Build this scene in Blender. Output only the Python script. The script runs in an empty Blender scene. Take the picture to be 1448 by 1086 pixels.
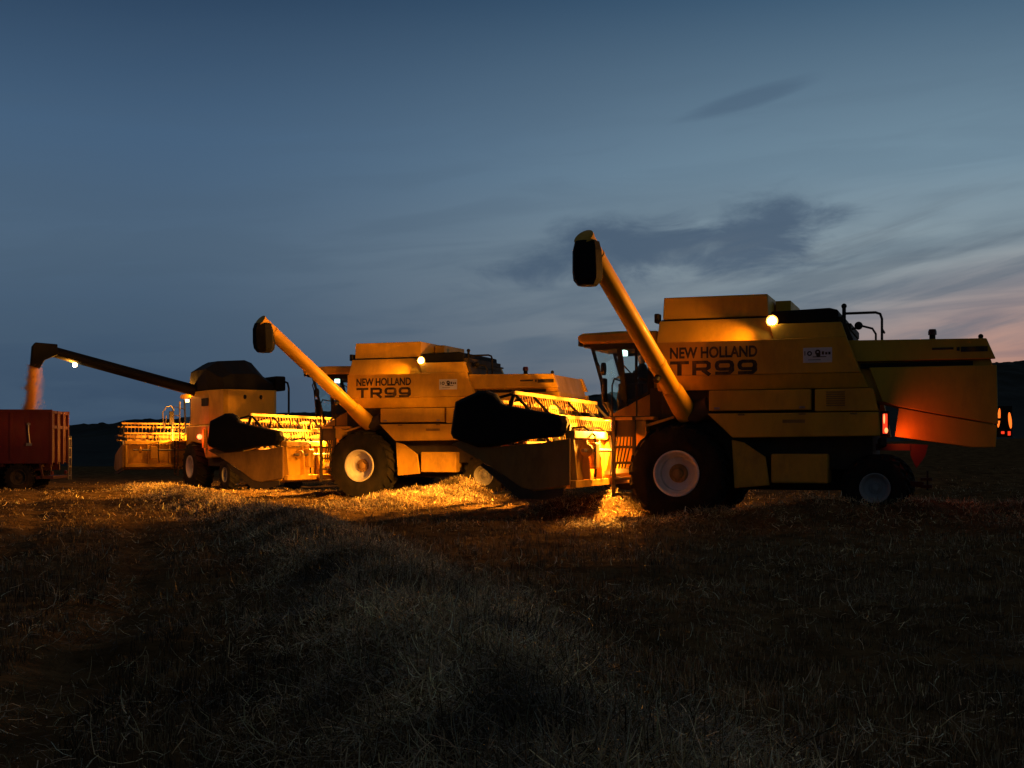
import bpy, bmesh, math, random
import numpy as np
from mathutils import Vector, Matrix
R = math.radians
random.seed(4); rng = np.random.default_rng(7)
S = bpy.context.scene
C = S.collection
PI = math.pi

# ------------------------------------------------------------------ camera
cd = bpy.data.cameras.new('camera'); cam = bpy.data.objects.new('camera', cd); C.objects.link(cam)
cam.location = (0, 0, 1.3); cam.rotation_euler = (R(90), 0, 0)
cd.sensor_width = 36; cd.lens = 43.36; cd.shift_y = 94/1448; cd.clip_end = 3000; cd.clip_start = .05
S.camera = cam
S.view_settings.view_transform = 'Standard'; S.view_settings.look = 'None'
S.view_settings.exposure = 0; S.view_settings.gamma = 1

def lin(r, g, b):
    f = lambda c: (c/255)/12.92 if c/255 <= .04045 else ((c/255+.055)/1.055)**2.4
    return (f(r), f(g), f(b), 1)

# ------------------------------------------------------------------ world: dusk sky
W = bpy.data.worlds.new('World'); S.world = W; W.use_nodes = True
def build_world():
    nt = W.node_tree; N = nt.nodes; L = nt.links
    for n in list(N): N.remove(n)
    out = N.new('ShaderNodeOutputWorld'); bg = N.new('ShaderNodeBackground'); L.new(bg.outputs[0], out.inputs[0])
    tc = N.new('ShaderNodeTexCoord'); sp = N.new('ShaderNodeSeparateXYZ'); L.new(tc.outputs['Generated'], sp.inputs[0])
    def M(op, a, b=None, c=None, clamp=False):
        m = N.new('ShaderNodeMath'); m.operation = op; m.use_clamp = clamp
        for i, v in enumerate((a, b, c)):
            if v is None: continue
            if isinstance(v, (int, float)): m.inputs[i].default_value = v
            else: L.new(v, m.inputs[i])
        return m.outputs[0]
    def sm(v, a, b, x=0., y=1.):
        m = N.new('ShaderNodeMapRange'); m.interpolation_type = 'SMOOTHSTEP'
        L.new(v, m.inputs[0])
        for i, q in enumerate((a, b, x, y)): m.inputs[i+1].default_value = q
        return m.outputs[0]
    def mix(f, a, b):
        m = N.new('ShaderNodeMix'); m.data_type = 'RGBA'
        for k, v in ((0, f), (6, a), (7, b)):
            if isinstance(v, (int, float, tuple)): m.inputs[k].default_value = v
            else: L.new(v, m.inputs[k])
        return m.outputs[2]
    az = M('MULTIPLY', M('ARCTAN2', sp.outputs[0], sp.outputs[1]), 180/PI)
    el = M('MULTIPLY', M('ARCSINE', sp.outputs[2]), 180/PI)
    def ramp(stops):
        r = N.new('ShaderNodeValToRGB'); L.new(M('DIVIDE', el, 90., clamp=True), r.inputs[0])
        e = r.color_ramp.elements
        while len(e) < len(stops): e.new(.5)
        for k, (d, c) in enumerate(stops): e[k].position = d/90; e[k].color = lin(*c)
        return r.outputs[0]
    left = ramp([(0, (48, 66, 88)), (4, (58, 77, 98)), (9, (72, 93, 114)), (14, (64, 89, 115)), (20, (41, 63, 88)), (32, (52, 62, 76)), (90, (84, 77, 67))])
    right = ramp([(0, (104, 108, 116)), (3.2, (114, 118, 123)), (5.6, (128, 136, 141)), (8.5, (128, 142, 149)), (12.5, (108, 132, 148)), (20, (58, 85, 109)), (32, (56, 64, 76)), (90, (84, 77, 67))])
    col = mix(sm(az, -18, 22), left, right)
    def blob(a, e, ra, re, tilt=0.):
        da = M('SUBTRACT', az, a); de = M('SUBTRACT', M('SUBTRACT', el, e), M('MULTIPLY', da, tilt))
        d = M('ADD', M('POWER', M('DIVIDE', da, ra), 2.), M('POWER', M('DIVIDE', de, re), 2.))
        return M('SUBTRACT', 1., M('SQRT', d))
    col = mix(M('MULTIPLY', sm(blob(27, 1.0, 21, 9), 0, .8), .9), col, lin(186, 134, 114))
    # clouds, laid out on the dome by azimuth and elevation
    cv = N.new('ShaderNodeCombineXYZ'); L.new(M('MULTIPLY', az, .11), cv.inputs[0]); L.new(M('MULTIPLY', el, .30), cv.inputs[1])
    n1 = N.new('ShaderNodeTexNoise'); L.new(cv.outputs[0], n1.inputs['Vector']); n1.inputs['Scale'].default_value = 1.9
    n1.inputs['Detail'].default_value = 7; n1.inputs['Roughness'].default_value = .6; n1.inputs['Distortion'].default_value = .5
    # one bank of dark cloud behind the raised auger
    b1 = M('MAXIMUM', blob(5.6, 9.2, 8.0, 1.8, .12), blob(11.2, 9.6, 4.5, 2.0, .10))
    f1 = sm(M('ADD', M('MULTIPLY', n1.outputs[0], 1.5), M('MULTIPLY', b1, .55)), .66, 1.18)
    col = mix(M('MULTIPLY', f1, sm(b1, -.7, .3, 0, .85)), col, lin(64, 82, 103))
    # long streaks on the right
    cv2 = N.new('ShaderNodeCombineXYZ')
    L.new(M('MULTIPLY', M('ADD', az, M('MULTIPLY', el, .5)), .06), cv2.inputs[0]); L.new(M('MULTIPLY', M('SUBTRACT', el, M('MULTIPLY', az, .26)), .62), cv2.inputs[1])
    n2 = N.new('ShaderNodeTexNoise'); L.new(cv2.outputs[0], n2.inputs['Vector']); n2.inputs['Scale'].default_value = 1.3
    n2.inputs['Detail'].default_value = 6; n2.inputs['Roughness'].default_value = .55; n2.inputs['Distortion'].default_value = .3
    f2 = M('MULTIPLY', sm(n2.outputs[0], .46, .66), M('MULTIPLY', sm(az, 4, 15), M('MULTIPLY', sm(el, 12.5, 8.5), sm(el, 3.2, 5.4))))
    col = mix(M('MULTIPLY', f2, .62), col, lin(92, 104, 115))
    b2 = blob(11.0, 15.7, 4.5, .7, .22); f4 = M('MULTIPLY', sm(M('ADD', M('MULTIPLY', n2.outputs[0], 1.2), b2), .7, 1.3), .45)
    col = mix(f4, col, lin(62, 82, 104))
    # faint broad mottling low down, all round
    cv3 = N.new('ShaderNodeCombineXYZ'); L.new(M('MULTIPLY', az, .05), cv3.inputs[0]); L.new(M('MULTIPLY', M('SUBTRACT', el, M('MULTIPLY', az, .08)), .34), cv3.inputs[1]); cv3.inputs[2].default_value = 3.3
    n3 = N.new('ShaderNodeTexNoise'); L.new(cv3.outputs[0], n3.inputs['Vector']); n3.inputs['Scale'].default_value = 2.2; n3.inputs['Detail'].default_value = 7; n3.inputs['Distortion'].default_value = .5
    f3 = M('MULTIPLY', sm(n3.outputs[0], .40, .66), M('ADD', M('MULTIPLY', sm(el, 13, 5), .36), M('MULTIPLY', sm(el, 21, 12), .14)))
    col = mix(f3, col, lin(66, 85, 104))
    # the sky away from the afterglow is much darker
    away = M('ABSOLUTE', M('SUBTRACT', M('MODULO', M('ADD', az, 360. + 180 - 14), 360.), 180.))
    k = sm(away, 40, 125, 1., .35)
    dim = N.new('ShaderNodeVectorMath'); dim.operation = 'SCALE'; L.new(col, dim.inputs[0]); L.new(k, dim.inputs['Scale'])
    L.new(dim.outputs[0], bg.inputs[0]); bg.inputs[1].default_value = 1.16
build_world()

# ------------------------------------------------------------------ materials
def mat(name, base, rough=.6, metal=0., var=.0, var_scale=4., dirt=None, dirt_amt=0., emit=None, emit_s=0., bump=0., bump_scale=40., spec=.5, attr=False, coat=0.):
    m = bpy.data.materials.new(name); m.use_nodes = True; nt = m.node_tree; N = nt.nodes; L = nt.links
    p = N['Principled BSDF']; p.inputs['Base Color'].default_value = (*base[:3], 1); p.inputs['Roughness'].default_value = rough
    p.inputs['Metallic'].default_value = metal; p.inputs['Specular IOR Level'].default_value = spec; p.inputs['Coat Weight'].default_value = coat
    if emit: p.inputs['Emission Color'].default_value = (*emit[:3], 1); p.inputs['Emission Strength'].default_value = emit_s
    tc = N.new('ShaderNodeTexCoord')
    cur = None
    if attr:
        a = N.new('ShaderNodeAttribute'); a.attribute_name = 'tint'; cur = a.outputs['Color']; L.new(cur, p.inputs['Base Color'])
    if var or dirt:
        n = N.new('ShaderNodeTexNoise'); gp = N.new('ShaderNodeNewGeometry'); mp = N.new('ShaderNodeMapping'); mp.inputs['Scale'].default_value = (1, 1, .45); L.new(gp.outputs['Position'], mp.inputs[0]); L.new(mp.outputs[0], n.inputs['Vector']); n.inputs['Scale'].default_value = var_scale; n.inputs['Detail'].default_value = 8; n.inputs['Roughness'].default_value = .65
        mr = N.new('ShaderNodeMapRange'); L.new(n.outputs[0], mr.inputs[0]); mr.inputs[1].default_value = .3; mr.inputs[2].default_value = .7
        mr.inputs[3].default_value = 1-var; mr.inputs[4].default_value = 1+var
        h = N.new('ShaderNodeHueSaturation'); h.inputs['Color'].default_value = (*base[:3], 1)
        if cur: L.new(cur, h.inputs['Color'])
        L.new(mr.outputs[0], h.inputs['Value']); cur = h.outputs[0]
        if dirt:
            n2 = N.new('ShaderNodeTexNoise'); L.new(mp.outputs[0], n2.inputs['Vector']); n2.inputs['Scale'].default_value = var_scale*.7; n2.inputs['Detail'].default_value = 10; n2.inputs['Roughness'].default_value = .7
            m2 = N.new('ShaderNodeMapRange'); L.new(n2.outputs[0], m2.inputs[0]); m2.inputs[1].default_value = .45; m2.inputs[2].default_value = .75; m2.inputs[4].default_value = dirt_amt
            x = N.new('ShaderNodeMix'); x.data_type = 'RGBA'; L.new(m2.outputs[0], x.inputs[0]); L.new(cur, x.inputs[6]); x.inputs[7].default_value = (*dirt, 1); cur = x.outputs[2]
            m3 = N.new('ShaderNodeMapRange'); L.new(n2.outputs[0], m3.inputs[0]); m3.inputs[1].default_value = .35; m3.inputs[2].default_value = .7; m3.inputs[3].default_value = rough; m3.inputs[4].default_value = min(1, rough+.3); L.new(m3.outputs[0], p.inputs['Roughness'])
        L.new(cur, p.inputs['Base Color'])
    if bump:
        nb = N.new('ShaderNodeTexNoise'); L.new(tc.outputs['Object'], nb.inputs['Vector']); nb.inputs['Scale'].default_value = bump_scale; nb.inputs['Detail'].default_value = 6
        b = N.new('ShaderNodeBump'); b.inputs['Strength'].default_value = bump; b.inputs['Distance'].default_value = .03; L.new(nb.outputs[0], b.inputs['Height']); L.new(b.outputs[0], p.inputs['Normal'])
    return m
DUST = (.22, .15, .07)
M_ = dict(
 yellow=mat('yellow_paint', (.72, .40, .014), .40, var=.12, var_scale=1.6, dirt=(.20, .11, .03), dirt_amt=.6, spec=.4),
 yellow_tube=mat('yellow_tube_paint', (.72, .39, .012), .33, var=.06, var_scale=3, dirt=(.3,.15,.03), dirt_amt=.3, spec=.35, coat=.0),
 yellow_dusty=mat('dusty_yellow_paint', (.66, .37, .025), .55, var=.15, var_scale=3, dirt=(.25, .15, .05), dirt_amt=.8),
 yellow_dark=mat('dark_yellow_paint', (.30, .165, .03), .6, var=.25, var_scale=2.5, dirt=(.09, .06, .025), dirt_amt=.8),  # deeper, duller yellow for end sheets and small fittings
 reel_paint=mat('reel_paint', (.42, .23, .05), .6, var=.2, var_scale=5, dirt=(.12, .08, .035), dirt_amt=.7),
 chassis=mat('dark_chassis', (.045, .032, .02), .7, var=.3, var_scale=4, dirt=(.1, .07, .035), dirt_amt=.6),
 black=mat('black_paint', (.012, .012, .012), .6, var=.3, dirt=(.06, .045, .025), dirt_amt=.35, spec=.3),
 tube_black=mat('black_tube_paint', (.006, .006, .006), .7, var=.2, spec=.2),
 canvas=mat('black_canvas', (.006, .0065, .0075), .8, var=.25, bump=.4, bump_scale=6, spec=.25),
 rubber=mat('tyre_rubber', (.014, .013, .012), .85, var=.3, dirt=(.07, .05, .03), dirt_amt=.5, spec=.2),
 white=mat('white_rim_paint', (.74, .72, .70), .5, var=.08, dirt=(.35, .27, .16), dirt_amt=.6),
 silver=mat('grey_rim_paint', (.36, .36, .36), .5, var=.1, dirt=(.15, .11, .06), dirt_amt=.6),
 hub=mat('hub_yellow', (.42, .24, .07), .6, var=.2, dirt=(.1, .06, .03), dirt_amt=.8),
 steel=mat('worn_steel', (.32, .30, .27), .42, .7, var=.25, var_scale=9, dirt=(.12, .07, .03), dirt_amt=.6),
 decal=mat('black_lettering', (.016, .013, .012), .5, var=.3, var_scale=9, dirt=(.34, .18, .02), dirt_amt=.55),
 plate=mat('white_plate', (.72, .72, .74), .45, var=.05),
 red=mat('red_trailer_paint', (.095, .006, .004), .5, var=.16, var_scale=2, dirt=(.12, .05, .03), dirt_amt=.6),
 red_dark=mat('red_frame_paint', (.06, .006, .005), .6, var=.2, dirt=(.1, .06, .03), dirt_amt=.7),
 redmetal=mat('red_bracket', (.07, .004, .003), .5),
 lamp=mat('work_lamp_glass', (1, .8, .5), .3, emit=(1, .66, .26), emit_s=60),
 lamprim=mat('lamp_reflector', (.8, .5, .2), .3, emit=(1, .30, .03), emit_s=2.0),
 worklens=mat('roof_lamp_glass', (1, .8, .5), .3, emit=(1, .6, .2), emit_s=12),
 redlamp=mat('red_lamp_glass', (.7, .02, .01), .25, emit=(1, .05, .015), emit_s=1.1),
 redbright=mat('red_lamp_bulb', (.9, .2, .1), .25, emit=(1, .22, .07), emit_s=3),
 orangelamp=mat('orange_lamp_glass', (.8, .2, .02), .25, emit=(1, .17, .018), emit_s=1.6),
 cablamp=mat('cab_lamp_glass', (.8, 1, .95), .3, emit=(.62, 1, .9), emit_s=2.2),
 beacon=mat('beacon_glass', (.10, .018, .006), .3),
 cloth=mat('dark_cloth', (.02, .02, .024), .9), skin=mat('skin', (.42, .24, .17), .6), hair=mat('dark_hair', (.02, .015, .01), .8),
 grain=mat('grain', (.62, .33, .055), .7, attr=False),
)
def glass():
    m = bpy.data.materials.new('tinted_cab_glass'); m.use_nodes = True; N = m.node_tree.nodes; L = m.node_tree.links
    for n in list(N): N.remove(n)
    o = N.new('ShaderNodeOutputMaterial'); t = N.new('ShaderNodeBsdfTransparent'); t.inputs[0].default_value = (.93, 1.0, .97, 1)
    g = N.new('ShaderNodeBsdfGlossy'); g.inputs['Roughness'].default_value = .06; g.inputs[0].default_value = (.8, .9, .88, 1)
    lw = N.new('ShaderNodeLayerWeight'); lw.inputs[0].default_value = .35
    mr = N.new('ShaderNodeMapRange'); mr.inputs[3].default_value = .02; mr.inputs[4].default_value = .30; L.new(lw.outputs['Facing'], mr.inputs[0])
    x = N.new('ShaderNodeMixShader'); L.new(mr.outputs[0], x.inputs[0]); L.new(t.outputs[0], x.inputs[1]); L.new(g.outputs[0], x.inputs[2]); L.new(x.outputs[0], o.inputs[0])
    return m
M_['glass'] = glass()

# ------------------------------------------------------------------ mesh builder
class MB:
    def __init__(s): s.v = []; s.f = []; s.c = []
    def add(s, vs, fs):
        s.c.append((list(vs), list(fs)))
        k = len(s.v); s.v += [tuple(v) for v in vs]; s.f += [tuple(i+k for i in f) for f in fs]; return s
    def box(s, x0, x1, y0, y1, z0, z1):
        v = [(x, y, z) for x in (x0, x1) for y in (y0, y1) for z in (z0, z1)]
        return s.add(v, [(0, 1, 3, 2), (4, 6, 7, 5), (0, 4, 5, 1), (2, 3, 7, 6), (0, 2, 6, 4), (1, 5, 7, 3)])
    def prism(s, poly, y0, y1, poly2=None):         # poly of (x,z) run along y
        n = len(poly); p2 = poly2 or poly
        v = [(x, y0, z) for x, z in poly] + [(x, y1, z) for x, z in p2]
        return s.add(v, [tuple(range(n)), tuple(range(2*n-1, n-1, -1))] + [(i, i+n, (i+1) % n+n, (i+1) % n) for i in range(n)])
    def prismz(s, poly, z0, z1, poly2=None):
        n = len(poly); p2 = poly2 or poly
        v = [(x, y, z0) for x, y in poly] + [(x, y, z1) for x, y in p2]
        return s.add(v, [tuple(range(n-1, -1, -1)), tuple(range(n, 2*n))] + [(i, (i+1) % n, (i+1) % n+n, i+n) for i in range(n)])
    def loft(s, rings, cap=True):
        n = len(rings[0]); v = [p for r in rings for p in r]; f = []
        for k in range(len(rings)-1):
            for i in range(n): f.append((k*n+i, k*n+(i+1) % n, (k+1)*n+(i+1) % n, (k+1)*n+i))
        if cap: f += [tuple(range(n-1, -1, -1)), tuple(range((len(rings)-1)*n, len(rings)*n))]
        return s.add(v, f)
    def tube(s, pts, r, n=10, cap=True):
        pts = [Vector(p) for p in pts]; rs = r if isinstance(r, (list, tuple)) else [r]*len(pts); rings = []; up = None
        for i, p in enumerate(pts):
            d = (pts[min(i+1, len(pts)-1)]-pts[max(i-1, 0)]).normalized()
            if up is None: up = d.orthogonal().normalized()
            up = (up-d*up.dot(d)).normalized(); w = d.cross(up)
            rings.append([p+(up*math.cos(2*PI*k/n)+w*math.sin(2*PI*k/n))*rs[i] for k in range(n)])
        return s.loft(rings, cap)
    def bar(s, a, b, w, h):                          # square bar between two points
        a, b = Vector(a), Vector(b); d = (b-a).normalized(); up = Vector((0, 0, 1)) if abs(d.z) < .95 else Vector((1, 0, 0))
        r = d.cross(up).normalized()*w/2; u = r.cross(d).normalized()*h/2
        return s.loft([[p-r-u, p+r-u, p+r+u, p-r+u] for p in (a, b)])
    def lathe(s, prof, c, n=40, cap=True):                     # profile of (y_offset, radius) about an axis along y through c
        rings = [[(c[0]+r*math.cos(2*PI*k/n), c[1]+y, c[2]+r*math.sin(2*PI*k/n)) for k in range(n)] for y, r in prof]
        return s.loft(rings, cap)
    def ball(s, c, r, n=12, sz=1.):
        return s.loft([[(c[0]+r*math.sin(t)*math.cos(2*PI*k/n), c[1]+r*math.sin(t)*math.sin(2*PI*k/n), c[2]+sz*r*math.cos(t)) for k in range(n)] for t in [PI*(.02+.96*i/8) for i in range(9)]])
    def mesh(s, name):
        me = bpy.data.meshes.new(name); me.from_pydata(s.v, [], s.f)
        bm = bmesh.new(); bm.from_mesh(me); bmesh.ops.recalc_face_normals(bm, faces=bm.faces); bm.to_mesh(me); bm.free()
        return me
def part(name, mb, m, parent=None, bev=0., smooth=False, label=None):
    me = mb if isinstance(mb, bpy.types.Mesh) else mb.mesh(name)
    if isinstance(m, str): m = M_[m]
    me.materials.clear(); me.materials.append(m)
    o = bpy.data.objects.new(name, me); C.objects.link(o)
    if parent: o.parent = parent
    if smooth:
        me.set_sharp_from_angle(angle=R(38)) if hasattr(me, 'set_sharp_from_angle') else None
        for p in me.polygons: p.use_smooth = True
    if bev:
        b = o.modifiers.new('bevel', 'BEVEL'); b.width = bev; b.segments = 2; b.limit_method = 'ANGLE'; b.angle_limit = R(40)
    if label: o['label'] = label
    return o
def split_parts(name, mb, m, parent=None, **k):        # every piece of the builder becomes a part of its own
    return [part(name, MB().add(v, f), m, parent, **k) for v, f in mb.c]
def empty(name, label, cat, loc, rz=0, group=None):
    o = bpy.data.objects.new(name, None); C.objects.link(o); o.location = loc; o.rotation_euler = (0, 0, rz); o.empty_display_size = .3
    o['label'] = label; o['category'] = cat
    if group: o['group'] = group
    return o
def lamp(name, kind, parent, loc, col, power, aim=None, cone=150, blend=.6, size=.05):
    d = bpy.data.lights.new(name, kind); d.color = col; d.energy = power; d.shadow_soft_size = size
    o = bpy.data.objects.new(name, d); C.objects.link(o); o.parent = parent; o.location = loc
    if kind == 'SPOT':
        d.spot_size = R(cone); d.spot_blend = blend
        o.rotation_euler = Vector(aim).to_track_quat('-Z', 'Y').to_euler()
    return o
WARM = (1, .36, .032)

# ------------------------------------------------------------------ ground shape
def vnoise(x, y, seed=0):
    x = np.asarray(x, float); y = np.asarray(y, float)
    xi = np.floor(x).astype(np.int64); yi = np.floor(y).astype(np.int64); fx = x-xi; fy = y-yi
    fx = fx*fx*(3-2*fx); fy = fy*fy*(3-2*fy)
    def h(a, b):
        n = (a*374761393+b*668265263+seed*974711) & 0x7fffffff
        n = ((n ^ (n >> 13))*1274126177) & 0x7fffffff
        return ((n ^ (n >> 16)) & 0xffff)/65535.
    return (h(xi, yi)*(1-fx)+h(xi+1, yi)*fx)*(1-fy)+(h(xi, yi+1)*(1-fx)+h(xi+1, yi+1)*fx)*fy
def sstep(a, b, x):
    t = np.clip((x-a)/(b-a), 0, 1); return t*t*(3-2*t)
SW1Y = [0, 2, 4, 6, 9.8, 15, 22, 33, 42, 60]; SW1X = [1.1, .6, .15, -.35, -1.0, -2.35, -4.6, -8.9, -12.4, -20]
def swath1(x, y):
    d = (x-np.interp(y, SW1Y, SW1X))*.93; d = np.where(d < 0, -d*1.45, d*.9)
    lump = .75+.55*vnoise(x*1.3, y*.9, 3)
    return d, np.exp(-(d/.85)**2.4)*.27*lump*sstep(50, 44, y)*(1-.35*sstep(18, 34, y))
def swath2(x, y):                                     # the lit heap between the machines
    t = np.clip(((x+3.9)*2.9+(y-24.5)*9.)/(2.9**2+9.**2), 0, 1)
    d = np.hypot(x-(-3.9+2.9*t), y-(24.5+9.*t))
    return d, np.exp(-(d/(.75+.35*t))**2)*(.10+.40*t**1.6)*(.75+.5*vnoise(x*1.7, y*1.3, 5))
def swath3(x, y):                                     # row in front of the near machine
    yc = 21.2+.16*(x-3)+.5*np.sin(x*.6)
    d = np.abs(y-yc)
    return d, np.exp(-(d/.8)**2)*.31*(.45+1.0*vnoise(x*1.1, y*1.1, 8))*sstep(1.9, 3.4, x)
def swath4(x, y):                                     # loose straw between the front wheels of the near machine
    return np.exp(-((x-1.55)/1.05)**4-((y-24.5+.3*(x-1.5))/.55)**2)*.36*(.6+.7*vnoise(x*2., y*2., 9))
def ground(x, y):
    x = np.asarray(x, float); y = np.asarray(y, float)
    z = .10*(vnoise(x*.6, y*.6, 1)-.5)+.07*(vnoise(x*2.1, y*2.1, 2)-.5)+.05*(vnoise(x*4.6, y*4.6, 4)-.5)
    z = z+swath1(x, y)[1]+swath2(x, y)[1]+swath3(x, y)[1]+swath4(x, y)
    c = np.interp(y, SW1Y, SW1X)
    for off in (-2.1, -3.9): z = z-.07*np.exp(-((x-c-off)/.33)**2)*sstep(40, 30, y)
    z = z-.22*sstep(38, 47, y)*sstep(6, -4, x)
    z = z+sstep(32, 105, y)*sstep(-12, 45, x)*2.3
    for a, b, s in ((15, 34, 1.), (19, 38, .8), (13, 45, .9), (17, 52, 1.2)): z = z+.16*s*np.exp(-((y-b-.22*(x-a))/1.1)**2)*sstep(9, 12, x)*(.5+vnoise(x*.8, y*.8, 11))
    return z

def grid_mesh(name, xs, ys, zf):
    X, Y = np.meshgrid(xs, ys); Z = zf(X, Y)
    nx, ny = len(xs), len(ys)
    v = np.stack([X, Y, Z], -1).reshape(-1, 3)
    i = np.arange((nx-1)*(ny-1)); a = (i//(nx-1))*nx+i % (nx-1)
    f = np.stack([a, a+1, a+nx+1, a+nx], -1)
    return np_mesh(name, v, f)
def np_mesh(name, v, f):
    me = bpy.data.meshes.new(name); k = f.shape[1]
    me.vertices.add(len(v)); me.vertices.foreach_set('co', v.astype(np.float32).ravel())
    me.loops.add(f.size); me.loops.foreach_set('vertex_index', f.astype(np.int32).ravel())
    me.polygons.add(len(f)); me.polygons.foreach_set('loop_start', np.arange(0, f.size, k, dtype=np.int32))
    me.update(calc_edges=True)
    return me
def axis(fine, mid, far):
    a = np.concatenate([np.arange(0, fine[0], fine[1]), np.arange(fine[0], mid[0], mid[1]), np.geomspace(mid[0], far, 26)])
    return np.unique(a)
ax = axis((16, .12), (45, .7), 500)
xs = np.unique(np.concatenate([-ax, ax]))
ys = np.unique(np.concatenate([-axis((4, .5), (20, 2), 300)[1:], np.arange(0, 12, .08), np.arange(12, 48, .16), np.arange(48, 120, 1.2)]))
M_['soil'] = mat('stubble_soil', (.085, .054, .025), .95, var=.55, var_scale=2.6, dirt=(.22, .15, .07), dirt_amt=.8, bump=1., bump_scale=14, spec=.0)
fld = part('field', grid_mesh('field', xs, ys, ground), 'soil', smooth=True); fld['kind'] = 'structure'

# dark hill beyond the field
def hillz(x, y):
    top = np.interp(x, [-700, -103, 18, 121, 420, 900], [5.2, 6.9, 14.0, 22.6, 34, 40])
    base = ground(x, 116+0*y)-.25
    t = sstep(0, 1, (y-116)/185)
    t = .75*t+.25*np.clip((y-116)/185, 0, 1)
    rough = sstep(150, 290, y)*(1.3*(vnoise(x*.12, y*.12, 21)-.5)+.9*(vnoise(x*.45, y*.45, 22)-.5)+.6*(vnoise(x*1.1, y*1.1, 23)-.5))
    return base+(top-base)*t+rough
hx = np.unique(np.concatenate([np.linspace(-800, -130, 60), np.arange(-130, 150, .8), np.linspace(150, 900, 70)]))
hy = np.unique(np.concatenate([np.linspace(116, 280, 40), np.linspace(282, 306, 18), np.linspace(320, 420, 5)]))
M_['hill'] = mat('dark_vegetation', (.014, .018, .013), .95, var=.5, var_scale=.06, bump=1, bump_scale=.6, spec=.05)
hl = part('hill', grid_mesh('hill', hx, hy, hillz), 'hill', smooth=True); hl['kind'] = 'structure'

# ------------------------------------------------------------------ stubble and straw
def blades(name, P, h, w, lean, curl, tint, m, label, cat, segs=3, az=None):
    n = len(P); az = rng.uniform(0, 2*PI, n) if az is None else az
    dirv = np.stack([np.cos(az), np.sin(az), 0*az], 1)
    face = rng.uniform(0, 2*PI, n); wv = np.stack([np.cos(face), np.sin(face), rng.uniform(-.3, .3, n)], 1)*(w/2)[:, None]
    V = np.zeros((n, (segs+1)*2, 3)); p = P.copy(); ang = lean.copy()
    for s in range(segs+1):
        k = 1-.55*s/segs
        V[:, 2*s] = p-wv*k; V[:, 2*s+1] = p+wv*k
        st = (h/segs)[:, None]
        p = p+st*(dirv*np.sin(ang)[:, None]+np.array([0, 0, 1.])*np.cos(ang)[:, None]); ang = ang+curl/segs
    b = (np.arange(n)*(segs+1)*2)[:, None, None]
    q = np.array([[2*s, 2*s+1, 2*s+3, 2*s+2] for s in range(segs)])[None]
    me = np_mesh(name, V.reshape(-1, 3), (b+q).reshape(-1, 4))
    at = me.color_attributes.new('tint', 'FLOAT_COLOR', 'POINT')
    c = np.ones((n, (segs+1)*2, 4)); c[..., :3] = tint[:, None, :]
    at.data.foreach_set('color', c.astype(np.float32).ravel())
    o = part(name, me, m); o['kind'] = 'stuff'; o['label'] = label; o['category'] = cat
    return o
M_['straw'] = mat('straw', (.2, .15, .08), .6, attr=True, spec=.3)
def tints(n, cols, probs):
    cols = np.array(cols); c = cols[rng.choice(len(cols), n, p=probs)]
    return np.clip(c*rng.uniform(.45, 1.35, (n, 1))*rng.uniform(.92, 1.08, (n, 3)), 0, .8)
def scatter(n, d0, d1, power=1.6, spread=.50):
    u = rng.uniform(0, 1, n); D = (d0**(2-power)+u*(d1**(2-power)-d0**(2-power)))**(1/(2-power)) if power != 2 else d0*(d1/d0)**u
    x = rng.uniform(-spread, spread, n)*(D+2)
    return x, D
def stubble():
    x, y = scatter(42000, 3.6, 60, 2.3)
    keep = (vnoise(x*.9, y*.9, 31) > .20) & (swath1(x, y)[1] < .10) & (swath2(x, y)[1] < .10)
    x, y = x[keep], y[keep]
    row = .19; c = np.interp(y, SW1Y, SW1X); u = x-c; u = np.where(y < 22, np.round(u/row)*row+rng.normal(0, .035, len(u)), u); x = c+u
    track = np.minimum(np.abs(u+2.1), np.abs(u+3.9)) < .28
    k = rng.integers(2, 6, len(x)); k[track] = 1
    x, y, track = np.repeat(x, k), np.repeat(y, k), np.repeat(track, k)
    n = len(x); sc = np.clip(y/9, 1, 5)
    x = x+rng.normal(0, .018, n)*sc**.7; y = y+rng.normal(0, .018, n)*sc**.7
    h = rng.uniform(.05, .13, n)*(.55+.8*vnoise(x*.6, y*.6, 33))*np.clip(1.08-.02*y, .5, 1)*np.where(track, .5, 1)
    w = .0058*sc**.75*rng.uniform(.6, 1.4, n)
    P = np.stack([x, y, ground(x, y)-.01], 1)
    t = tints(n, [(.34, .22, .10), (.21, .13, .06), (.09, .08, .035), (.66, .48, .27)], [.42, .32, .13, .13])
    t = t*(.35+1.15*vnoise(x*1.4, y*1.1, 41)*(.5+vnoise(x*.35, y*.3, 42)))[:, None]
    t = t*np.where(x-np.interp(y, SW1Y, SW1X) < -.8, .62, 1.)[:, None]  # shade on the left of the swath, put into the stubble tint
    lean = np.abs(rng.normal(0, .24, n)); lean[track] = rng.uniform(.9, 1.5, track.sum())
    blades('stubble', P, h, w, lean, rng.normal(0, .18, n), t, 'straw', 'short cut stubble standing all over the field', 'stubble', 2)
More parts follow.
